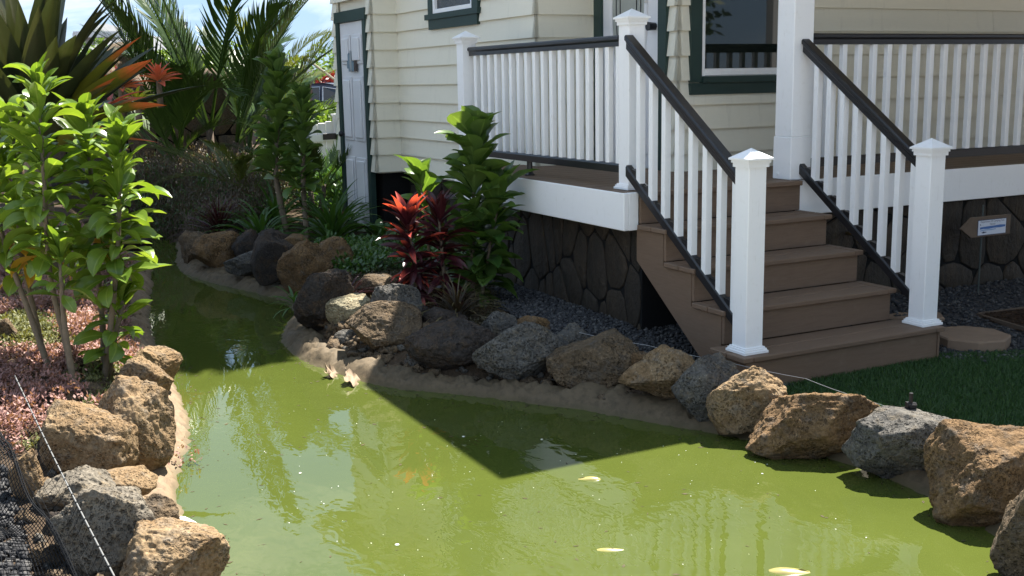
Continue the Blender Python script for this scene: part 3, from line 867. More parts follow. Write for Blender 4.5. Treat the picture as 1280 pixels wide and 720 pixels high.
# far-left storage door
dr = hbox('door', -5.125, -4.425, YD - .008, YD + .025, 0.14, 2.10, M_DOORW)
for cx in (-4.94, -4.62):
    for z0_, z1_ in ((0.32, 0.80), (0.96, 1.58), (1.70, 1.98)):
        # raised panels with a recessed border
        hbox('door_panel', cx - .125, cx + .125, YD - .022, YD - .009, z0_, z1_, M_DOORW, dr, 0.004)
        hbox('door_panel', cx - .095, cx + .095, YD - .040, YD - .0225, z0_ + .03, z1_ - .03, M_DOORW, dr, 0.008)
mb = MB()
mb.tube([(-5.06 - HO.x, YD - .008 - HO.y, 1.02), (-5.06 - HO.x, YD - .05 - HO.y, 1.02)], [0.014, 0.014], 10)
mb.tube([(-5.06 - HO.x, YD - .045 - HO.y, 1.02), (-5.06 - HO.x, YD - .055 - HO.y, 1.02), (-5.06 - HO.x, YD - .075 - HO.y, 1.02), (-5.06 - HO.x, YD - .09 - HO.y, 1.02)], [0.016, 0.03, 0.032, 0.016], 12)
mb.obj('door_knob', M_METAL, dr, True)
tr = hbox('door_trim', -5.205, -5.126, YD - .03, YD + .02, 0.1, 2.105, M_GREEN)
hbox('door_trim', -4.424, -4.345, YD - .03, YD + .02, 0.1, 2.105, M_GREEN)
hbox('door_trim', -5.225, -4.33, YD - .036, YD + .02, 2.106, 2.21, M_GREEN)
# cut-out sign on that door: slim standing shapes in blue-grey and brown
sg = thing('door_sign', 'small blue and brown cut-out sign of slim shapes hanging on the far white door', 'sign', (-4.73, YD - .03, 1.63))
M_SIGN1 = simple('sign_blue', (0.19, 0.27, 0.33), 0.4, 0.2); M_SIGN2 = simple('sign_brown', (0.07, 0.05, 0.045), 0.5, 0.2)
M_SIGN3 = simple('sign_grey', (0.34, 0.37, 0.38), 0.4, 0.2)
for i, (x0, w, z0_, z1_, mm) in enumerate([(-.15, .035, .03, .17, M_SIGN1), (-.107, .03, 0, .155, M_SIGN1), (-.07, .05, .01, .17, M_SIGN3), (-.012, .055, .0, .09, M_SIGN1), (.0, .03, .093, .16, M_SIGN3), (.05, .04, .0, .175, M_SIGN2), (.095, .022, .0, .15, M_SIGN2)]):
    o = box('sign_shape', x0, x0 + w, -.006, .006, z0_, z1_, mm, sg, 0.003)
    mb = MB(); mb.tube([(x0 + w * .5, -.006, z1_ + .012), (x0 + w * .5, .006, z1_ + .012)], [w * .38] * 2, 10); mb.obj('sign_head', mm, o)

# window on the left wall
M_SCREEN = simple('window_screen', (0.045, 0.045, 0.05), 0.25, 0.15, 0.45)
win = hbox('window', -3.33, -2.555, YB + .002, YB + .012, 2.11, 2.98, M_SCREEN)
for a in ((-3.342, -3.305, 2.092, 2.99), (-2.578, -2.540, 2.092, 2.99)):
    hbox('window_frame', a[0], a[1], YB - .026, YB + .016, a[2], a[3], M_WHITE, win, 0.004)
hbox('window_frame', -3.304, -2.579, YB - .026, YB + .016, 2.092, 2.13, M_WHITE, win, 0.004)
hbox('window_frame', -3.20, -2.579, YB - .008, YB + .006, 2.20, 2.215, M_METAL, win)
hbox('window_trim', -3.435, -3.343, YB - .032, YB + .02, 2.092, 2.99, M_GREEN)
hbox('window_trim', -2.539, -2.43, YB - .032, YB + .02, 2.092, 2.99, M_GREEN)
hbox('window_sill', -3.475, -2.40, YB - .05, YB + .02, 2.045, 2.091, M_GREEN)
hbox('window_apron', -3.425, -2.44, YB - .034, YB + .02, 1.962, 2.044, M_GREEN)

# entrance door (faces -y) in the porch recess
ed = hbox('entry_door', -1.37, -0.64, YE - .01, YE + .02, 0.895, 2.9, M_DOORW)
# oval light with a raised white ring
def oval(name, cx, cz, rx, rz, y, w, m, parent, n=40, fill=False):
    V, Fc = [], []
    if fill:
        V = [(cx - HO.x + rx * math.cos(2 * math.pi * i / n), y - HO.y, cz + rz * math.sin(2 * math.pi * i / n)) for i in range(n)]
        Fc = [tuple(range(n))]
        o = mesh_obj(name, V, Fc, m, parent); return o
    mbb = MB(); mbb.tube([(cx - HO.x + rx * math.cos(2 * math.pi * i / n), y - HO.y, cz + rz * math.sin(2 * math.pi * i / n)) for i in range(n + 1)], w, 8)
    return mbb.obj(name, m, parent, True)
oval('door_glass', -1.03, 2.02, .215, .70, YE - .013, 0, M_CURT, ed, fill=True)
oval('glass_ring', -1.03, 2.02, .225, .71, YE - .014, .016, M_DOORW, ed)
for rr in (0.5, 0.75):
    oval('glass_tracery', -1.03, 2.02, .21 * rr, .68 * rr, YE - .0145, .004, M_METAL, ed)
for cx in (-1.17, -0.86):
    hbox('door_panel', cx - .11, cx + .11, YE - .02, YE - .0105, 0.99, 1.24, M_DOORW, ed, 0.006)
mb = MB(); mb.tube([(-.705 - HO.x, YE - .01 - HO.y, 1.86), (-.705 - HO.x, YE - .07 - HO.y, 1.86)], [.025, .03], 10); mb.obj('door_knob', M_METAL, ed)
hbox('entry_trim', -1.466, -1.371, YE - .034, YE + .02, 0.892, 2.95, M_GREEN)
hbox('entry_trim', -0.639, -0.546, YE - .034, YE + .02, 0.892, 2.95, M_GREEN)

# big porch window (faces +x)
wd = hbox('window', XW - .002, XW + .002, 1.262, 2.03, 1.572, 2.80, M_GLASS)
hbox('window_frame', XW - .02, XW + .03, 1.232, 1.261, 1.52, 2.83, M_WHITE, wd, 0.004)
hbox('window_frame', XW - .02, XW + .03, 2.031, 2.06, 1.52, 2.83, M_WHITE, wd, 0.004)
hbox('window_frame', XW - .02, XW + .03, 1.2615, 2.0305, 1.52, 1.571, M_WHITE, wd, 0.008)
hbox('window_trim', XW - .02, XW + .034, 1.14, 1.2315, 1.481, 2.92, M_GREEN)
hbox('window_trim', XW - .02, XW + .034, 2.0605, 2.15, 1.481, 2.92, M_GREEN)
hbox('window_sill', XW - .02, XW + .05, 1.2318, 2.0602, 1.478, 1.5195, M_GREEN)
hbox('window_apron', XW - .02, XW + .032, 1.14, 2.15, 1.40, 1.477, M_GREEN)

# roof: flat soffit, fascia, low hipped top
M_ROOF = simple('roof_shingle', (0.07, 0.068, 0.066), 0.9, 0.25, 0.2, 12, 0.5)
M_SOFFIT = simple('soffit_paint', (0.62, 0.58, 0.47), 0.6, 0.06)
def roof_slab(poly, z0, z1, ridge, parent_name, m_edge, inset):
    """eave slab with soffit + hipped top of the given ridge polyline"""
    n = len(poly)
    V = [(x - HO.x, y - HO.y, z0) for x, y in poly] + [(x - HO.x, y - HO.y, z1) for x, y in poly]
    Fc = [tuple(range(n))[::-1], tuple(range(n, 2 * n))] + [(i, (i + 1) % n, n + (i + 1) % n, n + i) for i in range(n)]
    mesh_obj('eave', V, Fc, m_edge, house)
    (rx0, ry0, rx1, ry1, rz) = ridge
    def near(x, y):
        t = max(0, min(1, ((x - rx0) * (rx1 - rx0) + (y - ry0) * (ry1 - ry0)) / max(1e-6, (rx1 - rx0) ** 2 + (ry1 - ry0) ** 2)))
        return (rx0 + (rx1 - rx0) * t, ry0 + (ry1 - ry0) * t)
    V2 = [(x - HO.x, y - HO.y, z1 + .002) for x, y in poly] + [(near(x, y)[0] - HO.x, near(x, y)[1] - HO.y, rz) for x, y in poly]
    F2 = [(i, (i + 1) % n, n + (i + 1) % n, n + i) for i in range(n)]
    mesh_obj('roof', V2, F2, M_ROOF, house)
roof_slab([(-0.72, 0.14), (0.92, 0.14), (0.92, 7.0), (-1.9, 7.0), (-1.9, 0.62), (-1.42, 0.62)], WALL_TOP + .002, WALL_TOP + .17, (-0.4, 2.6, -0.4, 6, 4.4), 'roof', M_SOFFIT, 0)
roof_slab([(-6.0, 0.02), (-4.0, 0.02), (-3.9, 0.28), (-1.91, 0.50), (-1.91, 6.4), (-6.0, 6.4)], WALL_TOP + .004, WALL_TOP + .165, (-4.2, 3.2, -2.0, 3.2, 4.6), 'roof', M_SOFFIT, 0)
# unseen roof on posts, added right of the stairs to cast the lawn's shade
roof_slab([(0.922, 1.95), (5.6, 1.95), (5.6, 7.0), (0.922, 7.0)], WALL_TOP + .006, WALL_TOP + .16, (1.4, 4.4, 5.0, 4.4, 4.3), 'roof', M_SOFFIT, 0)
for px_, py_ in ((5.4, 2.1), (5.4, 6.8)):
    hbox('shade_roof_post', px_ - .07, px_ + .07, py_ - .07, py_ + .07, -0.05, WALL_TOP + .005, M_WHITE)

# ------------------------------------------------------------------ porch deck
DZ = 0.89
deck = thing('porch_deck', 'raised porch deck with white fascia boards, brown planks and dark stone skirt', 'porch', (-0.6, 1.5, 0))
DO = Vector(deck.location)
def dbox(name, x0, x1, y0, y1, z0, z1, m, bev=0.0, parent=None):
    return box(name, x0 - DO.x, x1 - DO.x, y0 - DO.y, y1 - DO.y, z0, z1, m, parent or deck, bev)
# floor planks run along y
px0 = -1.72
while px0 < 0.50:
    w = 0.137
    ya = 0.035; yb = 5.5
    x1_ = min(px0 + w, 0.508)
    if x1_ < XC + .02: yb = YB - .02
    elif x1_ < XW + .03: yb = YE - .02
    dbox('deck_plank', px0, x1_, ya, yb, DZ - .03, DZ, M_DECKY, 0.003)
    px0 += w + .005
dbox('deck_plank', -1.75, 0.515, 0.004, 0.032, DZ - .03, DZ + .002, M_DECK)
FH = 0.213
dbox('fascia_board', -1.76, 0.537, -0.002, 0.030, DZ - FH, DZ - .001, M_WHITE, 0.004)
dbox('fascia_board', 0.5085, 0.5372, 0.0305, 0.096, DZ - FH, DZ - .001, M_WHITE, 0.003)
dbox('fascia_board', 0.5085, 0.537, 1.25, 5.5, DZ - FH, DZ - .001, M_WHITE, 0.004)
dbox('skirt_core', -1.74, 0.48, 0.16, 5.4, -0.3, DZ - .06, M_MORTAR)
dbox('rim_joist', -1.74, 0.505, 0.034, 0.158, DZ - .2, DZ - .032, M_MORTAR)

def clip_poly(poly, a, b, c):
    """keep ax+by<=c"""
    out = []
    for i in range(len(poly)):
        p, q = poly[i], poly[(i + 1) % len(poly)]
        dp, dq = a * p[0] + b * p[1] - c, a * q[0] + b * q[1] - c
        if dp <= 0: out.append(p)
        if (dp < 0) != (dq < 0) and abs(dp - dq) > 1e-12:
            t = dp / (dp - dq); out.append((p[0] + (q[0] - p[0]) * t, p[1] + (q[1] - p[1]) * t))
    return out

def flagstones(parent, off, x0, x1, z0, z1, cw, ch, to3, seed, name='stone', gap=0.007, m=None):
    r = random.Random(seed); seeds = []
    nxs, nzs = max(1, int((x1 - x0) / cw)), max(1, int((z1 - z0) / ch))
    for i in range(-1, nxs + 1):
        for j in range(-1, nzs + 1):
            seeds.append((x0 + (i + .5 + r.uniform(-.42, .42) + (.5 if j % 2 else 0)) * (x1 - x0) / nxs, z0 + (j + .5 + r.uniform(-.42, .42)) * (z1 - z0) / nzs))
    asp = ch / cw
    for k, s in enumerate(seeds):
        poly = [(x0, z0), (x1, z0), (x1, z1), (x0, z1)]
        for j, q in enumerate(seeds):
            if j == k or abs(q[0] - s[0]) > cw * 3 or abs(q[1] - s[1]) > ch * 3: continue
            dx, dz = (q[0] - s[0]), (q[1] - s[1]) / asp ** 2
            dz_ = (q[1] - s[1]) / asp
            a, b = dx, dz
            mx, mz = (s[0] + q[0]) / 2, (s[1] + q[1]) / 2
            L = math.hypot(a, b)
            poly = clip_poly(poly, a / L, b / L, (a * mx + b * mz) / L - gap)
            if len(poly) < 3: break
        if len(poly) < 3: continue
        area = abs(sum(poly[i][0] * poly[(i + 1) % len(poly)][1] - poly[(i + 1) % len(poly)][0] * poly[i][1] for i in range(len(poly)))) / 2
        if area < 0.0012: continue
        cx = sum(p[0] for p in poly) / len(poly); cz = sum(p[1] for p in poly) / len(poly)
        # round the corners a little
        pp = []
        for i in range(len(poly)):
            p, q, o_ = poly[i], poly[(i + 1) % len(poly)], poly[i - 1]
            pp.append((p[0] * .82 + o_[0] * .18, p[1] * .82 + o_[1] * .18)); pp.append((p[0] * .82 + q[0] * .18, p[1] * .82 + q[1] * .18))
        poly = pp; n = len(poly); h = r.uniform(.006, .013)
        rings = [(1.0, 0.0), (0.992, h * .85), (0.965, h), ]
        V, Fc = [], []
        for sc, hh in rings:
            for p in poly: V.append(to3(cx + (p[0] - cx) * sc, cz + (p[1] - cz) * sc, hh))
        V.append(to3(cx, cz, h + r.uniform(0, .003)))
        for a in range(2):
            for i in range(n): Fc.append((a * n + i, a * n + (i + 1) % n, (a + 1) * n + (i + 1) % n, (a + 1) * n + i))
        for i in range(n): Fc.append((2 * n + i, 2 * n + (i + 1) % n, 3 * n))
        V = [(v[0] - off.x, v[1] - off.y, v[2] - off.z) for v in V]
        o = mesh_obj(name, V, Fc, m or M_FLAG, parent, True)
        # faces outward
        bm = bmesh.new(); bm.from_mesh(o.data); bmesh.ops.recalc_face_normals(bm, faces=bm.faces[:])
        if sum((f.normal.dot(Vector(to3(0, 0, 1)) - Vector(to3(0, 0, 0)))) * f.calc_area() for f in bm.faces) < 0: bmesh.ops.reverse_faces(bm, faces=bm.faces[:])
        bm.to_mesh(o.data); bm.free()
flagstones(deck, DO, -1.74, 0.47, -0.10, 0.675, 0.155, 0.27, lambda a, b, h: (a, 0.159 - h, b), 5)
flagstones(deck, DO, 1.32, 4.2, -0.06, 0.675, 0.26, 0.26, lambda a, b, h: (0.481 + h, a, b), 9)
flagstones(house, HO, XA, -1.76, -0.05, 0.67, 0.2, 0.28, lambda a, b, h: (a, YB + .079 - h, b), 15)

# spigot on the stone skirt by the stairs
sp = thing('garden_spigot', 'small metal spigot on the stone skirt seen through the right stair balusters', 'spigot', (0.53, 1.69, 0.53))
mb = MB(); mb.tube([(-.03, 0, 0), (.05, 0, 0), (.07, 0, -.02), (.072, 0, -.05)], [.012, .012, .012, .010], 8); mb.obj('tap_body', simple('brass', (0.35, 0.27, 0.14), .35, .1, .5, metal=.8), sp, True)
mb = MB(); mb.tube([(.04, 0, .005), (.04, 0, .035)], .006, 6); mb.tube([(.04 + .022 * math.cos(a * math.pi / 6), .022 * math.sin(a * math.pi / 6), .036) for a in range(13)], .005, 6); mb.obj('tap_handle', M_METAL, sp, True)

# ------------------------------------------------------------------ stairs
RS, TD = 0.178, 0.258
X5 = 0.580
st = thing('porch_stairs', 'five brown composite steps leading from the lawn up to the porch', 'stairs', (1.0, 0.66, 0))
SO = Vector(st.location)
def sbox(name, x0, x1, y0, y1, z0, z1, m, bev=0.0):
    return box(name, x0 - SO.x, x1 - SO.x, y0 - SO.y, y1 - SO.y, z0, z1, m, st, bev)
for k in range(1, 6):
    xf = (5 - k) * TD + X5; zt = k * RS
    yl, yr = 0.066, 1.249
    if k == 1: yl, yr = -0.010, 1.345
    if k == 5:
        sbox('tread_board', 0.512, xf, 0.098, 1.2485, zt - .026, zt + .003, M_DECKY, 0.004)
    else:
        xb = xf - TD - .015
        xm = xf - 0.14
        # breadboard ends with the joint the photo shows, boards between
        for a, b in ((xm + .003, xf), (xb, xm - .003)):
            sbox('tread_board', a, b, yl + .062, yr - .062, zt - .026, zt, M_DECKY, 0.004)
            sbox('tread_end', a, b, yl, yl + .060, zt - .026, zt + .001, M_DECK, 0.004)
            sbox('tread_end', a, b, yr - .060, yr, zt - .026, zt + .001, M_DECK, 0.004)
    # riser
    yl2, yr2 = (yl + .022, yr - .022) if k != 5 else (0.098, 1.2485)
    sbox('riser_board', xf - .045, xf - .024, yl2, yr2, zt - RS + (.001 if k > 1 else -.05), zt - .027, M_DECKY, 0.002)
# cut stringers, left and right
def stringer(y0, y1):
    mb = MB()
    zb = lambda x: max(-.05, .50 + (x - .54) * (-.55 / .76))
    xs_ = [0.54] + [(5 - k) * TD + X5 - .046 for k in (5, 4, 3, 2, 1)]
    for k, (a, b) in zip((5, 4, 3, 2, 1), zip(xs_, xs_[1:])):
        if b - a < .002: continue
        zt = k * RS - .027
        V = [(a, y0, zb(a)), (b, y0, zb(b)), (b, y1, zb(b)), (a, y1, zb(a)), (a, y0, zt), (b, y0, zt), (b, y1, zt), (a, y1, zt)]
        mb.add([(x - SO.x, y - SO.y, z) for x, y, z in V], BOXF)
    mb.obj('stringer', M_DECK, st)
stringer(0.086, 0.124); stringer(1.19, 1.228)
# box sides of the wide bottom step
sbox('side_board', 1.30, 1.566, 0.012, 0.034, -0.05, RS - .027, M_DECK)
sbox('side_board', 1.30, 1.566, 1.301, 1.323, -0.05, RS - .027, M_DECK)
for y_ in (-0.004, 1.296):
    sbox('corner_board', 1.565, 1.595, y_ + .017, y_ + .095 if y_ < 0 else y_ + .030, -0.05, RS - .0275, M_DECKY)

# ------------------------------------------------------------------ posts, rails, balusters
def post_parts(root, x, y, z0, z1, s, base=True, cap=True):
    """white sleeve with moulded base and pyramid cap, local coordinates"""
    box('post_sleeve', x - s / 2, x + s / 2, y - s / 2, y + s / 2, z0, z1, M_WHITE, root, 0.003)
    if base:
        b = MB()
        for h0, h1, e in ((0, .012, .021), (.0121, .022, .015), (.0221, .03, .008)):
            b.box(x - s / 2 - e, x + s / 2 + e, y - s / 2 - e, y + s / 2 + e, z0 + h0, z0 + h1)
        b.obj('post_base', M_WHITE, root)
    if cap:
        b = MB()
        for h0, h1, e in ((-.02, 0, .008), (.0001, .014, .014), (.0141, .024, .023)):
            b.box(x - s / 2 - e, x + s / 2 + e, y - s / 2 - e, y + s / 2 + e, z1 + h0, z1 + h1)
        e = .021; h = z1 + .0241
        b.add([(x - s / 2 - e, y - s / 2 - e, h), (x + s / 2 + e, y - s / 2 - e, h), (x + s / 2 + e, y + s / 2 + e, h), (x - s / 2 - e, y + s / 2 + e, h), (x, y, h + .046)],
              [(0, 1, 4), (1, 2, 4), (2, 3, 4), (3, 0, 4), (3, 2, 1, 0)])
        b.obj('post_cap', M_WHITE, root)

def rail_bar(name, a, b, prof, m, root, smooth=False):
    """prof: (side, up) outline swept from a to b with vertical ends"""
    a, b = Vector(a), Vector(b); t = (b - a); th = Vector((t.x, t.y, 0)).normalized(); sd = Vector((-th.y, th.x, 0)); up = Vector((0, 0, 1))
    n = len(prof)
    V = [a + sd * p[0] + up * p[1] for p in prof] + [b + sd * p[0] + up * p[1] for p in prof]
    Fc = [tuple(range(n)), tuple(range(n, 2 * n))[::-1]] + [(i, n + i, n + (i + 1) % n, (i + 1) % n) for i in range(n)]
    o = mesh_obj(name, V, Fc, m, root)
    bm = bmesh.new(); bm.from_mesh(o.data); bmesh.ops.recalc_face_normals(bm, faces=bm.faces[:]); bm.to_mesh(o.data); bm.free()
    return o
def top_prof(w, h):   # T-shaped moulded hand rail, top at 0
    return [(-w / 2 + .008, 0), (w / 2 - .008, 0), (w / 2, -.008), (w / 2, -.022), (w / 2 - .008, -.028), (w / 2 - .012, -.036), (w / 2 - .012, -h),
            (-w / 2 + .012, -h), (-w / 2 + .012, -.036), (-w / 2 + .008, -.028), (-w / 2, -.022), (-w / 2, -.008)]
def bot_prof(w, h):
    return [(-w / 2 + .006, 0), (w / 2 - .006, 0), (w / 2, -.010), (w / 2, -h), (-w / 2, -h), (-w / 2, -.010)]

# left porch railing
lr = thing('porch_railing', 'level white porch railing with black rails left of the stairs', 'railing', (-0.6, 0.1, DZ), group='porch railings')
LO = Vector(lr.location)
def L3(x, y, z): return (x - LO.x, y - LO.y, z - LO.z)
PS = 0.106
post_parts(lr, -1.755 - LO.x, 0.118 - LO.y, 0.001, 1.806 - DZ, PS)
post_parts(lr, 0.3627 - LO.x, 0.162 - LO.y - .0, 0.003, 1.829 - DZ, PS)
yl_ = 0.135
rail_bar('top_rail', L3(-1.70, yl_, 1.757), L3(0.3095, yl_, 1.757), top_prof(.066, .062), M_BLACK, lr)
rail_bar('bottom_rail', L3(-1.70, yl_, 1.034), L3(0.3095, yl_, 1.034), bot_prof(.046, .05), M_BLACK, lr)
for i in range(18):
    x = -1.615 + i * 0.1115
    box('baluster', x - .018 - LO.x, x + .018 - LO.x, yl_ - .018 - LO.y, yl_ + .018 - LO.y, 1.032 - DZ, 1.698 - DZ, M_WHITE, lr, 0.003)
b = MB()
fx = -0.83
b.tube([(fx - LO.x, yl_ - LO.y, 0.001), (fx - LO.x, yl_ - LO.y, .008), (fx - LO.x, yl_ - LO.y, .02), (fx - LO.x, yl_ - LO.y, .098)], [.034, .034, .022, .019], 8)
b.obj('rail_foot', M_BLACK, lr)

# right porch railing
rr_ = thing('porch_railing', 'level white porch railing with black rails right of the tall column', 'railing', (0.43, 3.0, DZ), group='porch railings')
RO = Vector(rr_.location)
xr = 0.43
def R3(x, y, z): return (x - RO.x, y - RO.y, z - RO.z)
rail_bar('top_rail', R3(xr, 1.368, 1.764), R3(xr, 5.2, 1.764), top_prof(.066, .066), M_BLACK, rr_)
rail_bar('bottom_rail', R3(xr, 1.368, 1.012), R3(xr, 5.2, 1.012), bot_prof(.046, .055), M_BLACK, rr_)
for i in range(30):
    y = 1.425 + i * 0.1245
    box('baluster', xr - .018 - RO.x, xr + .018 - RO.x, y - .018 - RO.y, y + .018 - RO.y, 1.010 - DZ, 1.70 - DZ, M_WHITE, rr_, 0.003)
post_parts(rr_, 0.43 - RO.x, 5.26 - RO.y, 0.001, 1.829 - DZ, PS)

# tall square column at the head of the stairs, sleeve in two lengths
col = thing('porch_column', 'tall square white column at the right head of the stairs rising to the roof', 'column', (0.43, 1.288, DZ))
cs = 0.152
box('column_shaft', -cs / 2, cs / 2, -cs / 2, cs / 2, 0.262, WALL_TOP - DZ, M_WHITE, col, 0.004)
box('column_plinth', -cs / 2 - .005, cs / 2 + .005, -cs / 2 - .005, cs / 2 + .005, 0.002, 0.2615, M_WHITE, col, 0.004)
mb = MB(); mb.tube([(cs / 2 - .11, -cs / 2 - .003, .035), (cs / 2 - .11, -cs / 2 - .012, .035)], .008, 8); mb.obj('screw_cover', M_WHITE, col)

def stair_rail(yc, post_x, label, root_y, xt, zt, zb):
    root = thing('stair_railing', label, 'railing', (1.0, root_y, 0.5), group='stair railings')
    O = Vector(root.location)
    pf = (1.50 - PS / 2 + .0, yc)
    # newel standing on the bottom step
    px_ = 1.497
    post_parts(root, px_ - O.x, yc - O.y, RS + .0015 - O.z, 1.109 - O.z, PS)
    sl = -0.697
    x0_, x1_ = xt, px_ - PS / 2 + .002
    def L(x, z): return (x - O.x, yc - O.y, z - O.z)
    rail_bar('top_rail', L(x0_, zt), L(x1_, zt + sl * (x1_ - x0_)), [(p[0], p[1] * 1.22) for p in top_prof(.066, .062)], M_BLACK, root)
    rail_bar('bottom_rail', L(x0_, zb), L(x1_, zb + sl * (x1_ - x0_)), [(p[0], p[1] * 1.22) for p in bot_prof(.046, .05)], M_BLACK, root)
    # raised blocks between the balusters on the lower rail
    n = 8
    for i in range(n):
        x = x0_ + .118 + i * (x1_ - x0_ - .165) / (n - 1)
        h = .018
        zl = lambda q: zb + sl * (q - x0_)
        zu = lambda q: zt - .074 + sl * (q - x0_)
        V = [(x - h, yc - h, zl(x - h) - .004), (x + h, yc - h, zl(x + h) - .004), (x + h, yc + h, zl(x + h) - .004), (x - h, yc + h, zl(x - h) - .004),
             (x - h, yc - h, zu(x - h) + .002), (x + h, yc - h, zu(x + h) + .002), (x + h, yc + h, zu(x + h) + .002), (x - h, yc + h, zu(x - h) + .002)]
        o = mesh_obj('baluster', [(a - O.x, b_ - O.y, c - O.z) for a, b_, c in V], BOXF, M_WHITE, root)
        xa = x - h - .062; zz = zl(xa)
        if xa > x0_ - .02:
            Vb = [(xa + .005, -.017, zz - .02), (x - h - .001, -.017, zl(x - h) - .01), (x - h - .001, -.017, zl(x - h) + .040), (xa + .012, -.017, zl(xa) + .008)]
            Vb = [(a - O.x, yc + s_ - O.y, c - O.z) for s_ in (-.017, .017) for a, _, c in Vb]
            o = mesh_obj('rail_spacer', Vb, [(0, 1, 2, 3), (7, 6, 5, 4), (0, 4, 5, 1), (1, 5, 6, 2), (2, 6, 7, 3), (3, 7, 4, 0)], M_BLACK, root)
stair_rail(0.10, 1.497, 'sloping stair railing on the left of the steps with white newel post', 0.10, 0.432, 1.752, 1.035)
stair_rail(1.297, 1.497, 'sloping stair railing on the right of the steps with white newel post', 1.297, 0.512, 1.728, 0.988)

# ------------------------------------------------------------------ small garden things
# octagonal stepping stones
def octagon(x, y, r_, h, rot, label):
    V, Fc = [], []
    for k_, (rad, z) in enumerate(((r_, -0.02), (r_, h - .008), (r_ - .008, h))):
        for i in range(8):
            a = rot + i * math.pi / 4 + math.pi / 8
            V.append((rad * math.cos(a), rad * math.sin(a), z))
    for k_ in range(2):
        for i in range(8): Fc.append((k_ * 8 + i, k_ * 8 + (i + 1) % 8, k_ * 8 + 8 + (i + 1) % 8, k_ * 8 + 8 + i))
    Fc.append(tuple(range(16, 24)))
    o = mesh_obj('stepping_stone', V, Fc, M_PAVER, None, False, (x, y, 0.0))
    tag(o, label, 'stepping stone', 'octagonal stepping stones')
octagon(1.455, 1.735, 0.212, 0.062, -0.29, 'octagonal brown stepping stone on the gravel at the foot of the stairs')
octagon(0.86, 1.90, 0.2, 0.05, 0.1, 'stepping stone mostly hidden behind the right newel post against the stairs')

# arrow sign on a thin stake
M_SBROWN = simple('sign_wood', (0.135, 0.095, 0.066), 0.6, 0.15, 0.3, 20, 0.2)
M_STAKE = simple('stake_metal', (0.06, 0.075, 0.07), 0.5, 0.1)
asn = thing('arrow_sign', 'brown arrow-shaped sign pointing left with blue and white placard on a stake', 'sign', (0.68, 2.72, 0.0))
AO = Vector(asn.location)
pr_ = [(2.494, .514), (2.594, .447), (2.963, .447), (2.963, .580), (2.592, .582)]
V = [(.009, y - AO.y, z) for y, z in pr_] + [(-.009, y - AO.y, z) for y, z in pr_]
o = mesh_obj('arrow_board', V, [(0, 1, 2, 3, 4), (9, 8, 7, 6, 5)] + [(i, i + 5, (i + 1) % 5 + 5, (i + 1) % 5) for i in range(5)], M_SBROWN, asn)
bevel_mesh(o.data, .0025)
mb = MB(); mb.tube([(-.016, .0, -.1), (-.016, .0, .655)], .0055, 6); mb.obj('stake', M_STAKE, asn)
M_PLW = simple('placard_white', (0.62, 0.66, 0.74), 0.4, 0.03); M_PLB = simple('placard_blue', (0.05, 0.15, 0.42), 0.4, 0.1); M_PLD = simple('placard_ink', (0.03, 0.04, 0.11), 0.5, 0.05)
pl = box('placard', .0092, .0112, 2.652 - AO.y, 2.914 - AO.y, .460, .556, M_PLW, asn)
box('placard_frame', .0091, .0105, 2.648 - AO.y, 2.918 - AO.y, .456, .560, M_PLD, asn)
# printed sea: a wavy blue band with a pale wave and a small canoe shape
def band(name, pts, m, x=.0117):
    n = len(pts)
    return mesh_obj(name, [(x, y - AO.y, z) for y, z in pts], [tuple(range(n))], m, pl)
band('blue_band', [(2.668, .497), (2.70, .500), (2.75, .497), (2.80, .501), (2.86, .500), (2.908, .503), (2.908, .516), (2.86, .519), (2.80, .516), (2.74, .515), (2.668, .512)], M_PLB)
band('pale_wave', [(2.672, .485), (2.73, .489), (2.77, .487), (2.82, .491), (2.82, .497), (2.76, .494), (2.71, .496), (2.672, .492)], simple('placard_wave', (0.25, 0.40, 0.62), .4, .1), .0118)
band('canoe_print', [(2.680, .476), (2.700, .470), (2.735, .476), (2.725, .480), (2.715, .478), (2.705, .484), (2.695, .479)], M_PLD, .0119)
def text(body, y, z, size, m, parent):
    c = bpy.data.curves.new('lettering', 'FONT'); c.body = body; c.size = size; c.align_x = 'CENTER'
    tmp = bpy.data.objects.new('lettering', c)
    me = bpy.data.meshes.new_from_object(tmp); bpy.data.objects.remove(tmp); me.materials.clear(); me.materials.append(m)
    o = bpy.data.objects.new('lettering', me); link(o, parent)
    o.location = (.0122, y - AO.y, z); o.rotation_euler = (math.pi / 2, 0, math.pi / 2)
    return o
text('Department Of Camping Feet', 2.783, .5415, .0185, M_PLD, pl)
text('& .  .', 2.682, .523, .018, M_PLD, pl)
text('Hawaii', 2.785, .5225, .019, M_PLD, pl)

# leaf bits and pebbles on the rim, debris at the waterline
r_ = np.random.default_rng(77)
k_ = r_.integers(0, nR, 1500); dd_ = r_.uniform(0.02, 0.16, 1500); rp2 = RIM[k_] + nor[k_] * dd_[:, None]
rp2 = rp2[(rp2[:, 0] < 4.5) & (rp2[:, 0] > -5.5)]
scatter_stones('rim_pebbles', rp2[:750], 0.003, 0.011, ROCK['brown'], 78, 0.012, .7)
k_ = r_.integers(0, nR, 900); dd_ = -np.abs(r_.normal(0, .10, 900)) + .01; q = RIM[k_] + nor[k_] * dd_[:, None]
q = np.vstack([q, rand_in([(3.6, -0.75), (2.4, -0.35), (1.6, -0.8), (0.4, -1.5), (-3, -1.6), (0.6, -2.2), (2.4, -2.5), (4, -2.3)], 120, 79)])
az = r_.uniform(0, 6.28, len(q)); ll = r_.uniform(.004, .016, len(q)); ww = ll * r_.uniform(.15, .5, len(q))
d1 = np.c_[np.cos(az), np.sin(az)] * ll[:, None]; d2 = np.c_[-np.sin(az), np.cos(az)] * ww[:, None]
Vd = np.stack([q - d1, q + d2, q + d1, q - d2], 1)
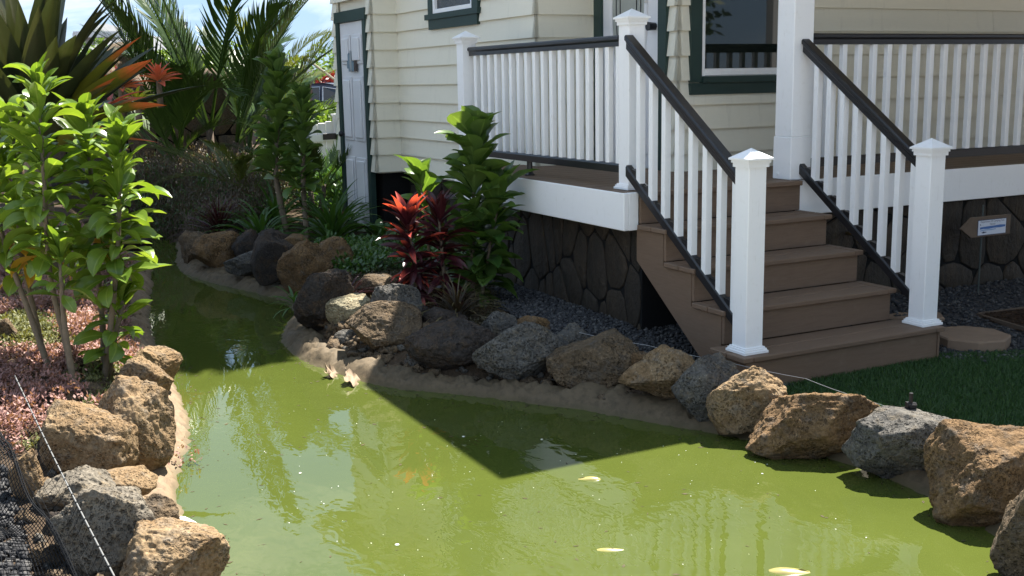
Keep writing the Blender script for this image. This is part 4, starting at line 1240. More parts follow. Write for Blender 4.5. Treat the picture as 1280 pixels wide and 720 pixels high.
Vd = np.concatenate([Vd, np.full(Vd.shape[:2] + (1,), WZ + .0012)], -1).reshape(-1, 3)
tag(data_obj('floating_debris', np_mesh('floating_debris', Vd, np.arange(len(Vd)).reshape(-1, 4), simple('debris', (0.07, 0.055, 0.03), .8, .4, .2, 40))), kind='stuff')

# thin cable along the right-hand rocks with a black clamp
mb = MB()
pts = [(0.75, -0.42, .19), (1.20, -0.30, .20), (1.66, -0.14, .19), (2.02, 0.01, .175), (2.36, 0.02, .165), (2.66, 0.02, .175), (2.81, 0.02, .17), (3.3, 0.02, .17)]
mb.tube([pts[0]] + [tuple((Vector(pts[i]) * (1 - t) + Vector(pts[i + 1]) * t) - Vector((0, 0, .004 * math.sin(math.pi * t)))) for i in range(len(pts) - 1) for t in (.25, .5, .75, 1)], .0013, 5)
o = mb.obj('wire_cable', simple('cable_steel', (0.30, 0.30, 0.30), .4, .1, .5, metal=.3)); tag(o, 'thin pale cable strung along behind the pond rocks in front of the lawn', 'cable')
cl = thing('cable_clamp', 'small black cable post clamp standing on the grey angular boulder', 'clamp', (2.62, 0.02, 0.17))
mb = MB(); mb.tube([(0, 0, -.05), (0, 0, .085)], .008, 8); mb.obj('clamp_pin', M_BLACK, cl)
mb = MB(); mb.tube([(-.006, -.006, .018), (-.004, -.012, .034), (0.004, .016, .030), (0.0, .022, .022)], [.014, .019, .016, .008], 8); mb.obj('clamp_body', M_BLACK, cl)

# white pipe fitting on the left edge
pf = thing('pipe_fitting', 'white plastic pipe elbow poking out between rocks at the left water edge', 'pipe', (2.12, -2.71, -0.03))
mb = MB(); mb.tube([(-.12, -.03, .075), (-.05, -.01, .078), (-.02, .0, .06), (-.005, .005, .0), (0, .006, -.07)], [.026, .026, .026, .024, .024], 12); mb.obj('pipe_elbow', M_PVC, pf, True)
mb = MB(); mb.tube([(-.005, .005, .015), (-.002, .006, -.025)], .031, 12); mb.obj('pipe_collar', M_PVC, pf, True)

# floating specks and koi
FISHM = simple('koi_skin_cream', (0.30, 0.26, 0.09), 0.3, 0.15, 0.5, 30)
FISHO = simple('koi_skin_orange', (0.42, 0.24, 0.03), 0.35, 0.2, 0.5, 30)
def koi(x, y, L, rz, label, m, lift, pitch=0.0):
    """fish body swimming at the surface: spindle body with tail, dorsal and pectoral fins"""
    root = thing('koi_fish', label, 'fish', (x, y, WZ + lift), rz, 'koi in the pond')
    n, k = 14, 10; V, Fc = [], []
    for i in range(n):
        s = i / (n - 1); w = (math.sin(math.pi * min(1, s * 1.02) ** 0.62)) ** 0.9 * .5 + .03
        if s > .85: w *= 0.8
        cx = (s - .45) * L; bend = 0.05 * L * math.sin(s * 3.4)
        for j in range(k):
            a = 2 * math.pi * j / k
            V.append((-cx, bend + w * .24 * L * math.cos(a), w * .27 * L * math.sin(a) - cx * pitch))
    for i in range(n - 1):
        for j in range(k): Fc.append((i * k + j, i * k + (j + 1) % k, (i + 1) * k + (j + 1) % k, (i + 1) * k + j))
    Fc += [tuple(range(k))[::-1], tuple(range((n - 1) * k, n * k))]
    mesh_obj('body', V, Fc, m, root, True)
    mesh_obj('tail_fin', [(-.52 * L, .0, .01 * L), (-.72 * L, .06 * L, .07 * L), (-.66 * L, .02 * L, 0), (-.72 * L, -.01 * L, -.07 * L)], [(0, 1, 2), (0, 2, 3)], m, root)
    mesh_obj('dorsal_fin', [(.12 * L, .04 * L, .10 * L), (-.05 * L, .05 * L, .145 * L), (-.2 * L, .04 * L, .08 * L)], [(0, 1, 2)], m, root)
    for s_ in (1, -1):
        mesh_obj('pectoral_fin', [(.2 * L, s_ * .09 * L, -.02 * L), (.12 * L, s_ * .2 * L, -.03 * L), (.06 * L, s_ * .11 * L, -.02 * L)], [(0, 1, 2)], m, root)
koi(2.06, -1.17, .16, R(62), 'pale koi breaking the surface at the edge of the porch shadow', FISHM, -.0145, .06)
koi(2.68, -1.44, .15, R(242), 'small cream koi at the surface in mid pond', FISHM, -.0138, -.07)
koi(3.12, -1.0, .24, R(240), 'large cream koi at the surface near the lower right of the pond', FISHM, -.023, .04)
# white floating specks
q = rand_in([(3.6, -0.75), (2.4, -0.35), (1.6, -0.8), (0.4, -1.5), (0.6, -2.2), (2.4, -2.5), (4, -2.3)], 150, 71)
r_ = np.random.default_rng(72); V0, F0 = ICO[1]
s = r_.uniform(.0012, .0028, len(q)); s[:9] = r_.uniform(.005, .009, 9)
Vv = V0[None] * np.stack([s, s, s * .4], -1)[:, None] * (1 + .3 * r_.normal(size=(len(q), len(V0), 1))) + np.c_[q, np.full(len(q), WZ + .0005)][:, None]
tag(data_obj('floating_specks', np_mesh('floating_specks', Vv.reshape(-1, 3), (F0[None] + (np.arange(len(q)) * len(V0))[:, None, None]).reshape(-1, 3), M_PVC)), kind='stuff')

# ------------------------------------------------------------------ plants
def leaf_geo(L, W, droop=0.8, fold=0.25, pet=0.12, n=8, twist=0.0, peak=0.5, wave=0.0, cols=4):
    """blade along +x, arching down by `droop` radians; returns V, F, UV"""
    V, UV = [], []; x = z = 0.0; ds = L / n
    for i in range(n + 1):
        s = i / n; a = -droop * (s ** 1.5)
        if i: x += ds * math.cos(a); z += ds * math.sin(a)
        if s < pet: w = W * (0.10 + 0.12 * s / pet)
        else:
            q = (s - pet) / (1 - pet)
            e = math.log(0.5) / math.log(peak)
            w = W * (0.20 * (1 - q) + max(0.0, math.sin(math.pi * q ** e)) ** 0.85 * (1 if q > .02 else .5))
            if i == n: w = 0.0015
        up = Vector((-math.sin(a), 0, math.cos(a)))
        for j in range(cols + 1):
            t = j / cols - .5
            lift = abs(t) * 2 * fold * w * .5 + wave * w * math.sin(s * 14 + j * 1.3) * abs(t)
            tw = twist * s
            yy, ll = t * w * math.cos(tw) - lift * math.sin(tw), t * w * math.sin(tw) + lift * math.cos(tw)
            V.append((x + up.x * ll, yy, z + up.z * ll)); UV.append((s, j / cols))
    c = cols + 1
    Fq = [(i * c + j, (i + 1) * c + j, (i + 1) * c + j + 1, i * c + j + 1) for i in range(n) for j in range(cols)]
    return np.array(V), np.array(Fq), np.array(UV)

def leaf_set(name, m, k, seed, L, W, droop=(.3, 1.0), fold=(.15, .5), **kw):
    r = random.Random(seed); out = []
    for i in range(k):
        V, Fq, UV = leaf_geo(L * r.uniform(.9, 1.1), W * r.uniform(.88, 1.12), r.uniform(*droop), r.uniform(*fold), twist=r.uniform(-.45, .45), **kw)
        out.append(np_mesh(name, V, Fq, m, True, UV))
    return out

def orient(az, el, roll=0.0):
    return (Matrix.Rotation(az, 4, 'Z') @ Matrix.Rotation(-el, 4, 'Y') @ Matrix.Rotation(roll, 4, 'X')).to_euler()

def path_at(pts, t):
    seg = [(Vector(b) - Vector(a)).length for a, b in zip(pts, pts[1:])]; tot = sum(seg); s = t * tot
    for (a, b), l in zip(zip(pts, pts[1:]), seg):
        if s <= l or (a, b) == (pts[-2], pts[-1]): return Vector(a).lerp(Vector(b), min(1.0, s / max(l, 1e-6)))
        s -= l

def smooth_path(pts, n=14):
    """Catmull-Rom through the points"""
    P_ = [Vector(p) for p in pts]; P_ = [P_[0] * 2 - P_[1]] + P_ + [P_[-1] * 2 - P_[-2]]; out = []
    m_ = len(P_) - 3
    for i in range(n + 1):
        u = i / n * m_; k = min(int(u), m_ - 1); t = u - k
        a, b, c, d_ = P_[k:k + 4]
        out.append(0.5 * ((2 * b) + (c - a) * t + (2 * a - 5 * b + 4 * c - d_) * t * t + (3 * b - a - 3 * c + d_) * t ** 3))
    return out

def cane_plant(name, label, cat, pts, sets, count, t0, seed, r0=.016, r1=.008, stem_m=None, group=None, el=(.12, 1.3), top_n=8, size=(1.0, .8), yellow=None, mix=None, az_bias=None):
    """a bare cane carrying a spiral of leaves from fraction t0 up, and a spear tuft at the tip"""
    r = random.Random(seed)
    b = Vector(pts[0]); b.z = min(b.z, hz(b.x, b.y) - .01)
    root = thing(name, label, cat, tuple(b), group=group)
    loc = [Vector(p) - b for p in [tuple(b)] + list(pts[1:])]
    sp_ = smooth_path(loc, 22)
    mb = MB()
    rad = [(r0 + (r1 - r0) * i / 22) * (1 + (.13 if i % 2 else -.05)) for i in range(23)]
    mb.tube(sp_, rad, 8); mb.obj('stem', stem_m or M_STEM, root, True)
    az = r.uniform(0, 6.28)
    for i in range(count + top_n):
        if i < count: f = i / count; t = t0 + (1 - t0) * f * .97
        else: f = 1.0; t = 0.985 + .015 * (i - count) / top_n
        p = path_at(sp_, t)
        az += 2.399 + r.uniform(-.25, .25)
        q = f ** 1.6
        e = el[0] + (el[1] - el[0]) * q + r.gauss(0, .3)
        if i >= count: e = el[1] * (.72 + .3 * (i - count) / top_n) + r.uniform(-.1, .15)
        s = (size[0] + (size[1] - size[0]) * f) * r.uniform(.68, 1.16)
        if i >= count: s *= .95
        ss = sets
        if yellow and i < count * .2 and r.random() < .2: ss = yellow
        if mix and r.random() < mix[1]: ss = mix[0]
        o = data_obj('leaf', r.choice(ss), root, p, orient(az, e, r.gauss(0, .35)), s)
    return root

TI = leaf_set('ti_leaf', ML_TI, 10, 1, .235, .078, (.1, 1.5), (.15, .75), pet=.16, n=9, peak=.6, wave=.05)
TIY = leaf_set('ti_leaf_yellow', ML_TIY, 3, 2, .22, .06, (.9, 1.7), (.2, .6), pet=.16, n=9)
TIM = leaf_set('ti_leaf_mid', ML_TIM, 5, 3, .25, .108, (.2, .9), (.15, .5), pet=.14, n=8, wave=.05)
TID = leaf_set('ti_leaf_dark', ML_TID, 6, 4, .25, .105, (.2, .9), (.15, .5), pet=.14, n=8)
TIU = leaf_set('ti_leaf_upright', leaf_mat('leaf_ti_grey_green', (0.055, 0.115, 0.026), (0.125, 0.195, 0.05), trans=0.35, rough=0.33, spec=.5), 8, 8, .24, .118, (-.15, .8), (.25, .7), pet=.14, n=8, peak=.62, wave=.06)
TIRED = leaf_set('cordyline_leaf', ML_RED, 6, 5, .26, .052, (.15, .7), (.3, .7), pet=.1, n=8, peak=.45)
TIDR = leaf_set('cordyline_leaf_dark', ML_DRED, 6, 6, .26, .05, (.2, .9), (.3, .7), pet=.1, n=8, peak=.45)

g = 'green ti plants clustered on the left bank'
cane_plant('ti_plant', 'green ti plant whose bare cane leans left on the left pond bank', 'plant', [(0.275, -2.96, 0.05), (0.146, -3.047, 0.45), (0.016, -3.133, 0.859), (-0.054, -3.132, 1.193)], TI, 46, .62, 11, group=g, yellow=TIY)
cane_plant('ti_plant', 'tall sunlit ti plant with its rosette overlapping the dark bromeliad leaves', 'plant', [(0.406, -2.901, 0.1), (0.332, -2.928, 0.395), (0.256, -2.958, 0.686), (0.175, -2.937, 1.122), (0.112, -2.923, 1.52)], TI, 96, .46, 12, group=g, yellow=TIY)
cane_plant('ti_plant', 'ti plant in the middle of the cluster behind the tallest cane', 'plant', [(0.246, -2.765, 0.1), (0.193, -2.741, 0.423), (0.132, -2.737, 0.725), (0.046, -2.719, 1.12), (0.015, -2.717, 1.36)], TI, 84, .50, 13, group=g, yellow=TIY)
cane_plant('ti_plant', 'ti plant nearest the water with glossy leaves curling over the pond', 'plant', [(0.342, -2.78, 0.12), (0.312, -2.708, 0.48), (0.273, -2.648, 0.812), (0.2, -2.592, 1.29)], TI, 98, .42, 14, group=g, yellow=TIY)
cane_plant('ti_plant', 'short ti plant with a low rosette in front of the tall canes', 'plant', [(0.502, -2.914, 0.12), (0.426, -2.929, 0.488), (0.366, -2.916, 0.76)], TI, 18, .72, 15, group=g, size=(.8, .75))
cane_plant('ti_plant', 'lowest ti plant with a bright rosette beside the water', 'plant', [(0.299, -2.763, 0.1), (0.288, -2.711, 0.32), (0.275, -2.666, 0.46), (0.265, -2.651, 0.52)], TI, 34, .35, 16, group=g, size=(.85, .75), el=(.0, 1.25))
cane_plant('ti_plant', 'ti plant at the far left half cut off by the picture edge', 'plant', [(0.102, -2.976, 0.02), (-0.005, -3.021, 0.419), (-0.101, -3.051, 0.8), (-0.192, -3.025, 1.34)], TI, 84, .46, 17, group=g, yellow=TIY)

g2 = 'tall ti plants by the far bank'
cane_plant('ti_plant', 'tall dark ti plant with curved bare trunk beside the far bank rocks', 'plant', [(-4.137, -0.601, 0.12), (-4.214, -0.638, 0.409), (-4.288, -0.651, 0.733), (-4.356, -0.59, 1.2), (-4.451, -0.546, 1.68)], TIU, 104, .36, 21, .03, .014, group=g2, mix=(TIM, .2), el=(.25, 1.3), size=(1.05, 1.05))
cane_plant('ti_plant', 'dark ti plant with straight trunk between the curved one and the house', 'plant', [(-3.918, -0.501, 0.12), (-3.99, -0.49, 0.563), (-4.06, -0.45, 0.987), (-4.13, -0.41, 1.36)], TIU, 84, .36, 22, .026, .013, group=g2, mix=(TIM, .2), el=(.3, 1.3), size=(.95, .95))
g3 = 'plants in front of the porch corner'
cane_plant('ti_plant', 'lower green ti plant leaning right at the foot of the tall one by the fascia', 'plant', [(-0.60, -0.36, 0.12), (-0.62, -0.28, 0.45), (-0.64, -0.18, 0.80)], TIM, 60, .1, 35, .012, .008, group=g3, mix=(TID, .3), size=(1.0, 1.05), el=(.0, 1.2))
cane_plant('cordyline_plant', 'red-tipped cordyline with burgundy leaves below the porch railing', 'plant', [(-0.50, -0.83, 0.1), (-0.54, -0.83, 0.40), (-0.62, -0.84, 0.68)], TIRED, 92, .14, 31, .014, .008, group=g3, el=(-.3, 1.2), size=(.78, .88), mix=(TIDR, .25))
cane_plant('cordyline_plant', 'dark burgundy cordyline beside the red-tipped one', 'plant', [(-0.46, -0.66, 0.1), (-0.50, -0.66, 0.45), (-0.54, -0.66, 0.70)], TIDR, 92, .12, 32, .014, .008, group=g3, el=(-.3, 1.25), size=(.75, .85))
cane_plant('ti_plant', 'tall green ti plant against the white porch fascia', 'plant', [(-0.668, -0.387, 0.12), (-0.757, -0.318, 0.761), (-0.822, -0.246, 1.17)], TIU, 104, .16, 33, .014, .008, group=g3, mix=(TIM, .4), size=(1.0, 1.15), el=(.05, 1.25))
cane_plant('ti_plant', 'green ti plant with a bright yellow-green sunlit rosette behind the red cordyline', 'plant', [(-0.76, -0.62, 0.12), (-0.84, -0.62, 0.669), (-0.90, -0.63, 0.90)], TIM, 26, .5, 34, .012, .008, group=g3, size=(.85, .85))

# rosettes: bromeliads
def rosette(name, label, cat, loc, sets, n, seed, el=(.15, 1.3), size=(1, .6), group=None, rad=.03, stem=None, azr=None, rot=0):
    r = random.Random(seed)
    root = thing(name, label, cat, loc, rot, group=group)
    if stem:
        mb = MB(); mb.tube([(0, 0, -stem), (0.01, 0, -stem * .5), (0, 0, .04)], [rad * 1.2, rad, rad * .8], 8); mb.obj('stem', M_STEM, root, True)
    for i in range(n):
        f = i / max(1, n - 1); az = i * 2.399 + r.uniform(-.2, .2)
        if azr: az = azr[0] + (azr[1] - azr[0]) * ((i * .618) % 1.0)
        e = el[0] + (el[1] - el[0]) * f ** .9 + r.uniform(-.12, .12)
        s = (size[0] + (size[1] - size[0]) * f) * r.uniform(.88, 1.1)
        data_obj('leaf', r.choice(sets), root, (math.cos(az) * rad * (1 - f), math.sin(az) * rad * (1 - f), f * .06), orient(az, e, r.uniform(-.2, .2)), s)
    return root
BRL = leaf_set('bromeliad_leaf', ML_BROM, 5, 41, 1.15, .15, (.15, .6), (.25, .5), pet=.02, n=10, peak=.42)
BRG = leaf_set('bromeliad_leaf_tipped', ML_BROMG, 5, 42, .95, .17, (.15, .55), (.25, .5), pet=.02, n=10, peak=.42)
big = rosette('giant_bromeliad', 'giant bromeliad with broad dark bronze sword leaves and orange tips behind the ti plants', 'plant', (-2.25, -2.80, 1.10), BRL, 64, 43, (.5, 1.45), (.9, 1.0), rad=.09, stem=1.03)
rr2 = random.Random(44)
for i, (az, e, s) in enumerate([(.75, .78, .95), (.70, .58, .95), (.62, .36, .92), (.95, .42, .85), (.45, .62, .85), (.9, .12, .75), (.35, .28, .7)]):
    o = data_obj('leaf', BRG[i % 5], big, (.10, .14, .16 - .02 * i), orient(az, e, rr2.uniform(-.3, .3)), s)
    o['label'] = 'green leaf with orange red tip'
BRO = leaf_set('bromeliad_leaf_orange', ML_ORANGE, 4, 45, .26, .055, (.3, .9), (.3, .6), pet=.02, n=6, peak=.4)
BRY = leaf_set('bromeliad_leaf_lime', ML_LIME, 4, 46, .22, .045, (.3, .9), (.3, .6), pet=.02, n=6, peak=.4)
rosette('bromeliad', 'orange bromeliad on the lava rock wall just right of the tipped leaves', 'plant', (-5.45, -1.78, 1.50), BRO, 26, 47, (.1, 1.3), (1, .7), 'bromeliads on the lava wall', stem=.25)
rosette('bromeliad', 'salmon orange bromeliad on the lava rock wall left of the palm', 'plant', (-6.2, -1.30, 1.56), BRO, 26, 48, (.1, 1.3), (1.05, .7), 'bromeliads on the lava wall', stem=.25)
rosette('bromeliad', 'yellow-green bromeliad between the two orange bromeliads', 'plant', (-5.3, -1.66, 1.36), BRY, 24, 49, (.1, 1.2), (1, .7), 'bromeliads on the lava wall', stem=.2)
rosette('bromeliad', 'red-bladed bromeliad hanging low before the lava rock wall', 'plant', (-4.3, -2.05, 1.32), leaf_set('bromeliad_leaf_red', leaf_mat('leaf_bromeliad_red', (0.30, .035, .02), (0.45, .06, .03), trans=.4), 4, 50, .42, .06, (.1, .5), (.3, .6), pet=.02, n=6), 12, 51, (.0, .5), (1, .8), 'bromeliads on the lava wall', stem=.5)

# palms: each frond a rachis with leaflets
def frond_mesh(name, L, leaflet, m, seed, droop=.9, nl=34, w=.026, vee=.5, stalk=.25):
    r = random.Random(seed); V, Fc, UV = [], [], []
    n = 16; x = z = 0.0; pts = []; dirs = []
    for i in range(n + 1):
        s = i / n; a = -droop * s ** 1.7; pts.append(Vector((x, 0, z))); dirs.append(a); x += L / n * math.cos(a); z += L / n * math.sin(a)
    def quad(a, b, c, d_, u0, u1):
        k = len(V); V.extend([tuple(a), tuple(b), tuple(c), tuple(d_)]); UV.extend([(u0, .3), (u0, .7), (u1, .7), (u1, .3)]); Fc.append((k, k + 1, k + 2, k + 3))
    for i in range(n):
        hw = .010 * (1 - .8 * i / n) * L; hw2 = .010 * (1 - .8 * (i + 1) / n) * L
        quad(pts[i] + Vector((0, -hw, 0)), pts[i] + Vector((0, hw, 0)), pts[i + 1] + Vector((0, hw2, 0)), pts[i + 1] + Vector((0, -hw2, 0)), 0, .1)
        quad(pts[i] + Vector((0, 0, -hw)), pts[i] + Vector((0, 0, hw)), pts[i + 1] + Vector((0, 0, hw2)), pts[i + 1] + Vector((0, 0, -hw2)), 0, .1)
    for k in range(nl):
        s = stalk + (1 - stalk) * k / (nl - 1); i = min(n - 1, int(s * n)); p = pts[i].lerp(pts[i + 1], s * n - i); a = dirs[i]
        ln = leaflet * (math.sin(math.pi * (0.16 + .80 * (k / (nl - 1)))) ** .6) * r.uniform(.85, 1.1)
        for sd in (1, -1):
            ang = (0.95 - .55 * s) + r.uniform(-.08, .08)
            fwd = Vector((math.cos(a), 0, math.sin(a))); up = Vector((-math.sin(a), 0, math.cos(a))); side = Vector((0, sd, 0))
            d1 = (fwd * math.cos(ang) + (side * math.cos(vee) + up * math.sin(vee)) * math.sin(ang)).normalized()
            wv = d1.cross(up).normalized() * w * .5
            q1 = p + d1 * ln * .45; d2 = (d1 + Vector((0, 0, -r.uniform(.1, .5)))).normalized(); q2 = q1 + d2 * ln * .55
            b = len(V)
            V.extend([tuple(p - wv * .4), tuple(p + wv * .4), tuple(q1 + wv), tuple(q1 - wv), tuple(q2)])
            UV.extend([(.1, .3), (.1, .7), (.5, .9), (.5, .1), (1, .5)])
            Fc.append((b, b + 1, b + 2, b + 3)); Fc.append((b + 3, b + 2, b + 4, b + 4))
    tri = [tuple(f[:3]) if f[2] == f[3] else f for f in Fc]
    me = bpy.data.meshes.new(name); me.from_pydata(V, [], tri); me.materials.append(m)
    l = me.uv_layers.new(name='UVMap')
    for lp in me.loops: l.data[lp.index].uv = UV[lp.vertex_index]
    me.polygons.foreach_set('use_smooth', [True] * len(me.polygons))
    return me
FRA = [frond_mesh('palm_frond', 2.0, .52, ML_PALM, 60 + i, dr_, 40, .034, .55) for i, dr_ in enumerate((.35, .6, .9, 1.2, 1.5))]
FRY = [frond_mesh('palm_frond_pale', 1.7, .42, ML_PALMY, 70 + i, dr_, 36, .03, .4) for i, dr_ in enumerate((.7, 1.1))]
def palm(label, loc, fronds, stems, seed, cat='palm', group=None):
    """fronds: list of (stem index, az, el, scale, mesh)"""
    r = random.Random(seed); root = thing('areca_palm', label, cat, loc, group=group)
    for (dx, dy, h, rad) in stems:
        mb = MB(); mb.tube([(dx * .5, dy * .5, -.05), (dx * .8, dy * .8, h * .5), (dx, dy, h)], [rad * 1.15, rad, rad * .8], 8); mb.obj('trunk', M_BARK, root, True)
    for si, az, e, s, me in fronds:
        dx, dy, h, rad = stems[si]
        data_obj('frond', me, root, (dx, dy, h - .04), orient(az, e, r.uniform(-.15, .15)), s)
    return root
# image-right is about azimuth 63 deg, towards the camera about -27 deg
def fr(seed, n, stems, sets, el, sc):
    r = random.Random(seed); out = []
    for i in range(n):
        out.append((i % stems, i * 2.399 + r.uniform(-.4, .4), r.uniform(*el), r.uniform(*sc), r.choice(sets)))
    return out
st_ = [(-.25, -.3, .5, .05), (.2, .25, .65, .05), (0, 0, .8, .05), (.05, -.45, .45, .045), (-.1, .45, .5, .045)]
RT = R(63)
fl = fr(81, 18, 5, FRA, (.75, 1.4), (.6, 1.0)) + [
    (1, 1.0, 1.2, 1.1, FRA[1]), (3, 4.0, 1.3, 1.05, FRA[0]), (4, 2.4, 1.15, 1.1, FRA[1]), (0, 5.2, 1.25, 1.15, FRA[0]), (2, RT - .5, 1.3, 1.3, FRA[0]), (2, RT + math.pi - .6, 1.12, 1.2, FRA[1]),
    (2, RT + math.pi, 1.25, 1.32, FRA[0]), (2, RT + .3, 1.05, 1.3, FRA[1]), (1, RT, .85, 1.15, FRA[1]), (0, RT + math.pi - .2, .72, 1.0, FRA[3]),
    (0, RT + math.pi + .3, .55, .95, FRA[3]), (3, RT + math.pi, .9, 1.0, FRA[4]), (4, RT - .3, .6, 1.0, FRA[2]), (1, RT + .6, 1.25, 1.2, FRA[0]), (2, RT + math.pi + .5, 1.35, 1.25, FRA[0])]
palm('tall green clumping palm with upright fronds in the middle of the back garden', (-7.46, -0.55, 0.22), fl, st_, 82)
st2 = [(0, 0, .25, .035), (.1, .12, .3, .03)]
palm('small pale-fronded palm before the curved ti plant trunk', (-5.6, -0.70, 0.2), fr(83, 7, 2, FRY, (.5, 1.1), (.42, .6)) + [(0, RT + math.pi, .75, .62, FRY[0]), (1, RT + math.pi + .3, .45, .6, FRY[1])], st2, 84)
palm('small green palm leaning toward the white gate', (-5.4, 0.0, 0.2), fr(85, 8, 2, FRA, (.5, 1.1), (.4, .55)) + [(0, RT + .1, .8, .62, FRA[1]), (1, RT - .2, .55, .6, FRA[2])], st2, 86)
palm('yellowish palm clump behind the tall green palm', (-9.6, 0.75, 0.25), fr(87, 9, 2, FRY, (.7, 1.4), (.6, .9)), [(0, 0, 1.0, .05), (.2, .2, .8, .05)], 88)
palm('palm fronds rising behind the giant bromeliad at upper left', (-5.6, -2.75, 0.25), fr(89, 4, 2, FRA, (1.0, 1.4), (.45, .6)), [(0, 0, .9, .05), (.2, .15, .8, .05)], 90)

# strap-leaved clumps and tufts
STR = leaf_set('strap_leaf', ML_STRAP, 5, 91, .62, .045, (.7, 1.7), (.2, .5), pet=.02, n=8, peak=.35)
TUF = leaf_set('tuft_blade', ML_TUFT, 5, 92, .26, .009, (.5, 1.4), (.2, .5), pet=.02, n=5, peak=.3, cols=2)
TUR = leaf_set('tuft_blade_dark', ML_DRED, 5, 93, .26, .010, (.3, 1.0), (.2, .5), pet=.02, n=5, peak=.3, cols=2)
def hz_(x, y, up=0.0): return (x, y, hz(x, y) + up)
for lab, x, y, n, s, sd in [('strap-leaved lily clump below the straight ti trunk beside the storage door', -3.9, -0.28, 46, 1.05, 94),
                            ('strap-leaved lily clump at the foot of the curved ti trunk', -4.2, -0.85, 34, .85, 95),
                            ('strap-leaved lily clump against the green door trim', -4.5, 0.0, 36, .9, 96),
                            ('lily clump behind the curved ti trunk under the small palm', -5.0, -0.5, 36, .9, 97)]:
    rosette('lily_clump', lab, 'plant', hz_(x, y), STR, n, sd, (.35, 1.4), (s, s * .8), 'strap-leaved lilies by the far bank', .09)
rosette('grass_tuft', 'spiky grass tuft with arching brown and green blades before the cordylines', 'plant', hz_(-0.12, -0.74), TUF, 120, 98, (.1, 1.45), (1.25, .95), rad=.03)
rosette('grass_tuft', 'small dark red grass tuft behind the pale sunlit rock', 'plant', hz_(-0.98, -1.12, .03), TUR, 60, 99, (.2, 1.45), (.75, .6), rad=.02)
rosette('grass_tuft', 'dark red spiky tuft above the rocks at the tip of the far bank', 'plant', hz_(-4.5, -1.15, .06), TUR, 130, 100, (.0, 1.45), (1.6, 1.2), rad=.05)
rosette('fern_tuft', 'small green fern sprig hanging over the liner at the far bank bend', 'plant', (-1.72, -1.27, -0.02), leaf_set('fern_leaf', ML_STRAP, 4, 101, .22, .02, (.5, 1.3), (.2, .4), pet=.02, n=5, cols=2), 22, 102, (.0, 1.0), (1, .8), rad=.02)
rosette('round_leaf_plant', 'low dark green leafy plant at the foot of the storage door trim', 'plant', hz_(-3.75, 0.12), leaf_set('round_leaf', ML_TID, 4, 103, .22, .09, (.6, 1.3), (.1, .3), pet=.3, n=6), 34, 104, (.1, 1.2), (1, .8), 'low leafy plants by the storage door', rad=.08)
rosette('round_leaf_plant', 'low dark leafy plant right of the storage door under the cream siding corner', 'plant', hz_(-3.3, 0.2), leaf_set('round_leaf', ML_TID, 4, 105, .20, .08, (.6, 1.3), (.1, .3), pet=.3, n=6), 30, 106, (.1, 1.2), (1, .8), 'low leafy plants by the storage door', rad=.08)

# scattered small-leaved masses (stuff)
def leafy_mass(name, pts, m, seed, leaf, width, per, hfun, spread, tilt=(.2, 1.3), stem=False):
    """clusters of tiny leaf faces standing on the points; hfun gives each cluster its height"""
    r = np.random.default_rng(seed); n = len(pts) * per
    P_ = np.repeat(np.asarray(pts), per, 0); H = np.repeat(hfun(np.asarray(pts), r), per)
    z0 = hgt(P_)
    t = r.uniform(0.0, 1, n) ** .7
    c = np.c_[P_ + r.normal(0, spread, (n, 2)) * (0.35 + .65 * t)[:, None], z0 + H * t]
    az = r.uniform(0, 2 * math.pi, n); el = r.uniform(*tilt, n); ll = leaf * r.uniform(.6, 1.3, n); ww = width * r.uniform(.7, 1.2, n)
    d1 = np.c_[np.cos(az) * np.cos(el), np.sin(az) * np.cos(el), np.sin(el)]; s1 = np.c_[-np.sin(az), np.cos(az), np.zeros(n)]
    V = np.stack([c, c + d1 * (ll * .5)[:, None] + s1 * (ww / 2)[:, None], c + d1 * ll[:, None], c + d1 * (ll * .5)[:, None] - s1 * (ww / 2)[:, None]], 1).reshape(-1, 3)
    uv = np.tile(np.array([[0, .5], [.5, .95], [1, .5], [.5, .05]]), (n, 1))
    return tag(data_obj(name, np_mesh(name, V, np.arange(4 * n).reshape(-1, 4), m, False, uv)), kind='stuff')
SH = [(-4.4, -1.15), (-5.2, -1.30), (-5.9, -1.25), (-7.0, -1.75), (-8.2, -1.6), (-8.4, 0.0), (-6.5, 0.2), (-5.0, -0.55)]
shp = rand_in(SH, 1500, 111)
leafy_mass('mauve_shrubbery', shp, ML_SHRUB, 112, .035, .012, 52, lambda p, r: (.28 + .22 * sm(-p[:, 0], 4.6, 6.4)) * r.uniform(.6, 1.15, len(p)) * (1 + .25 * fbm(np.c_[p * 2, p[:, :1] * 0], 5, 2)), .05, (.2, 1.45))
leafy_mass('mauve_shrubbery', rand_in(SH, 520, 113), ML_TID, 114, .045, .015, 40, lambda p, r: (.25 + .2 * sm(-p[:, 0], 4.6, 6.4)) * r.uniform(.6, 1.15, len(p)), .06, (.1, 1.4))
BED = [(0.35, -0.62), (-0.3, -0.95), (-0.8, -1.15), (-1.5, -1.05), (-2.2, -0.85), (-3.2, -0.75), (-3.3, 0.25), (-1.9, 0.35), (-0.5, -0.32)]
bp_ = rand_in(BED, 1500, 115)
leafy_mass('ground_cover', bp_, ML_COVER, 116, .020, .011, 16, lambda p, r: .05 * r.uniform(.4, 1.3, len(p)), .03, (.0, 1.3))
leafy_mass('ground_cover', rand_in([(-1.8, -0.9), (-3.3, -0.75), (-3.4, 0.25), (-1.9, 0.3)], 420, 117), ML_TID, 118, .05, .03, 14, lambda p, r: .11 * r.uniform(.4, 1.3, len(p)), .05, (.0, 1.2))
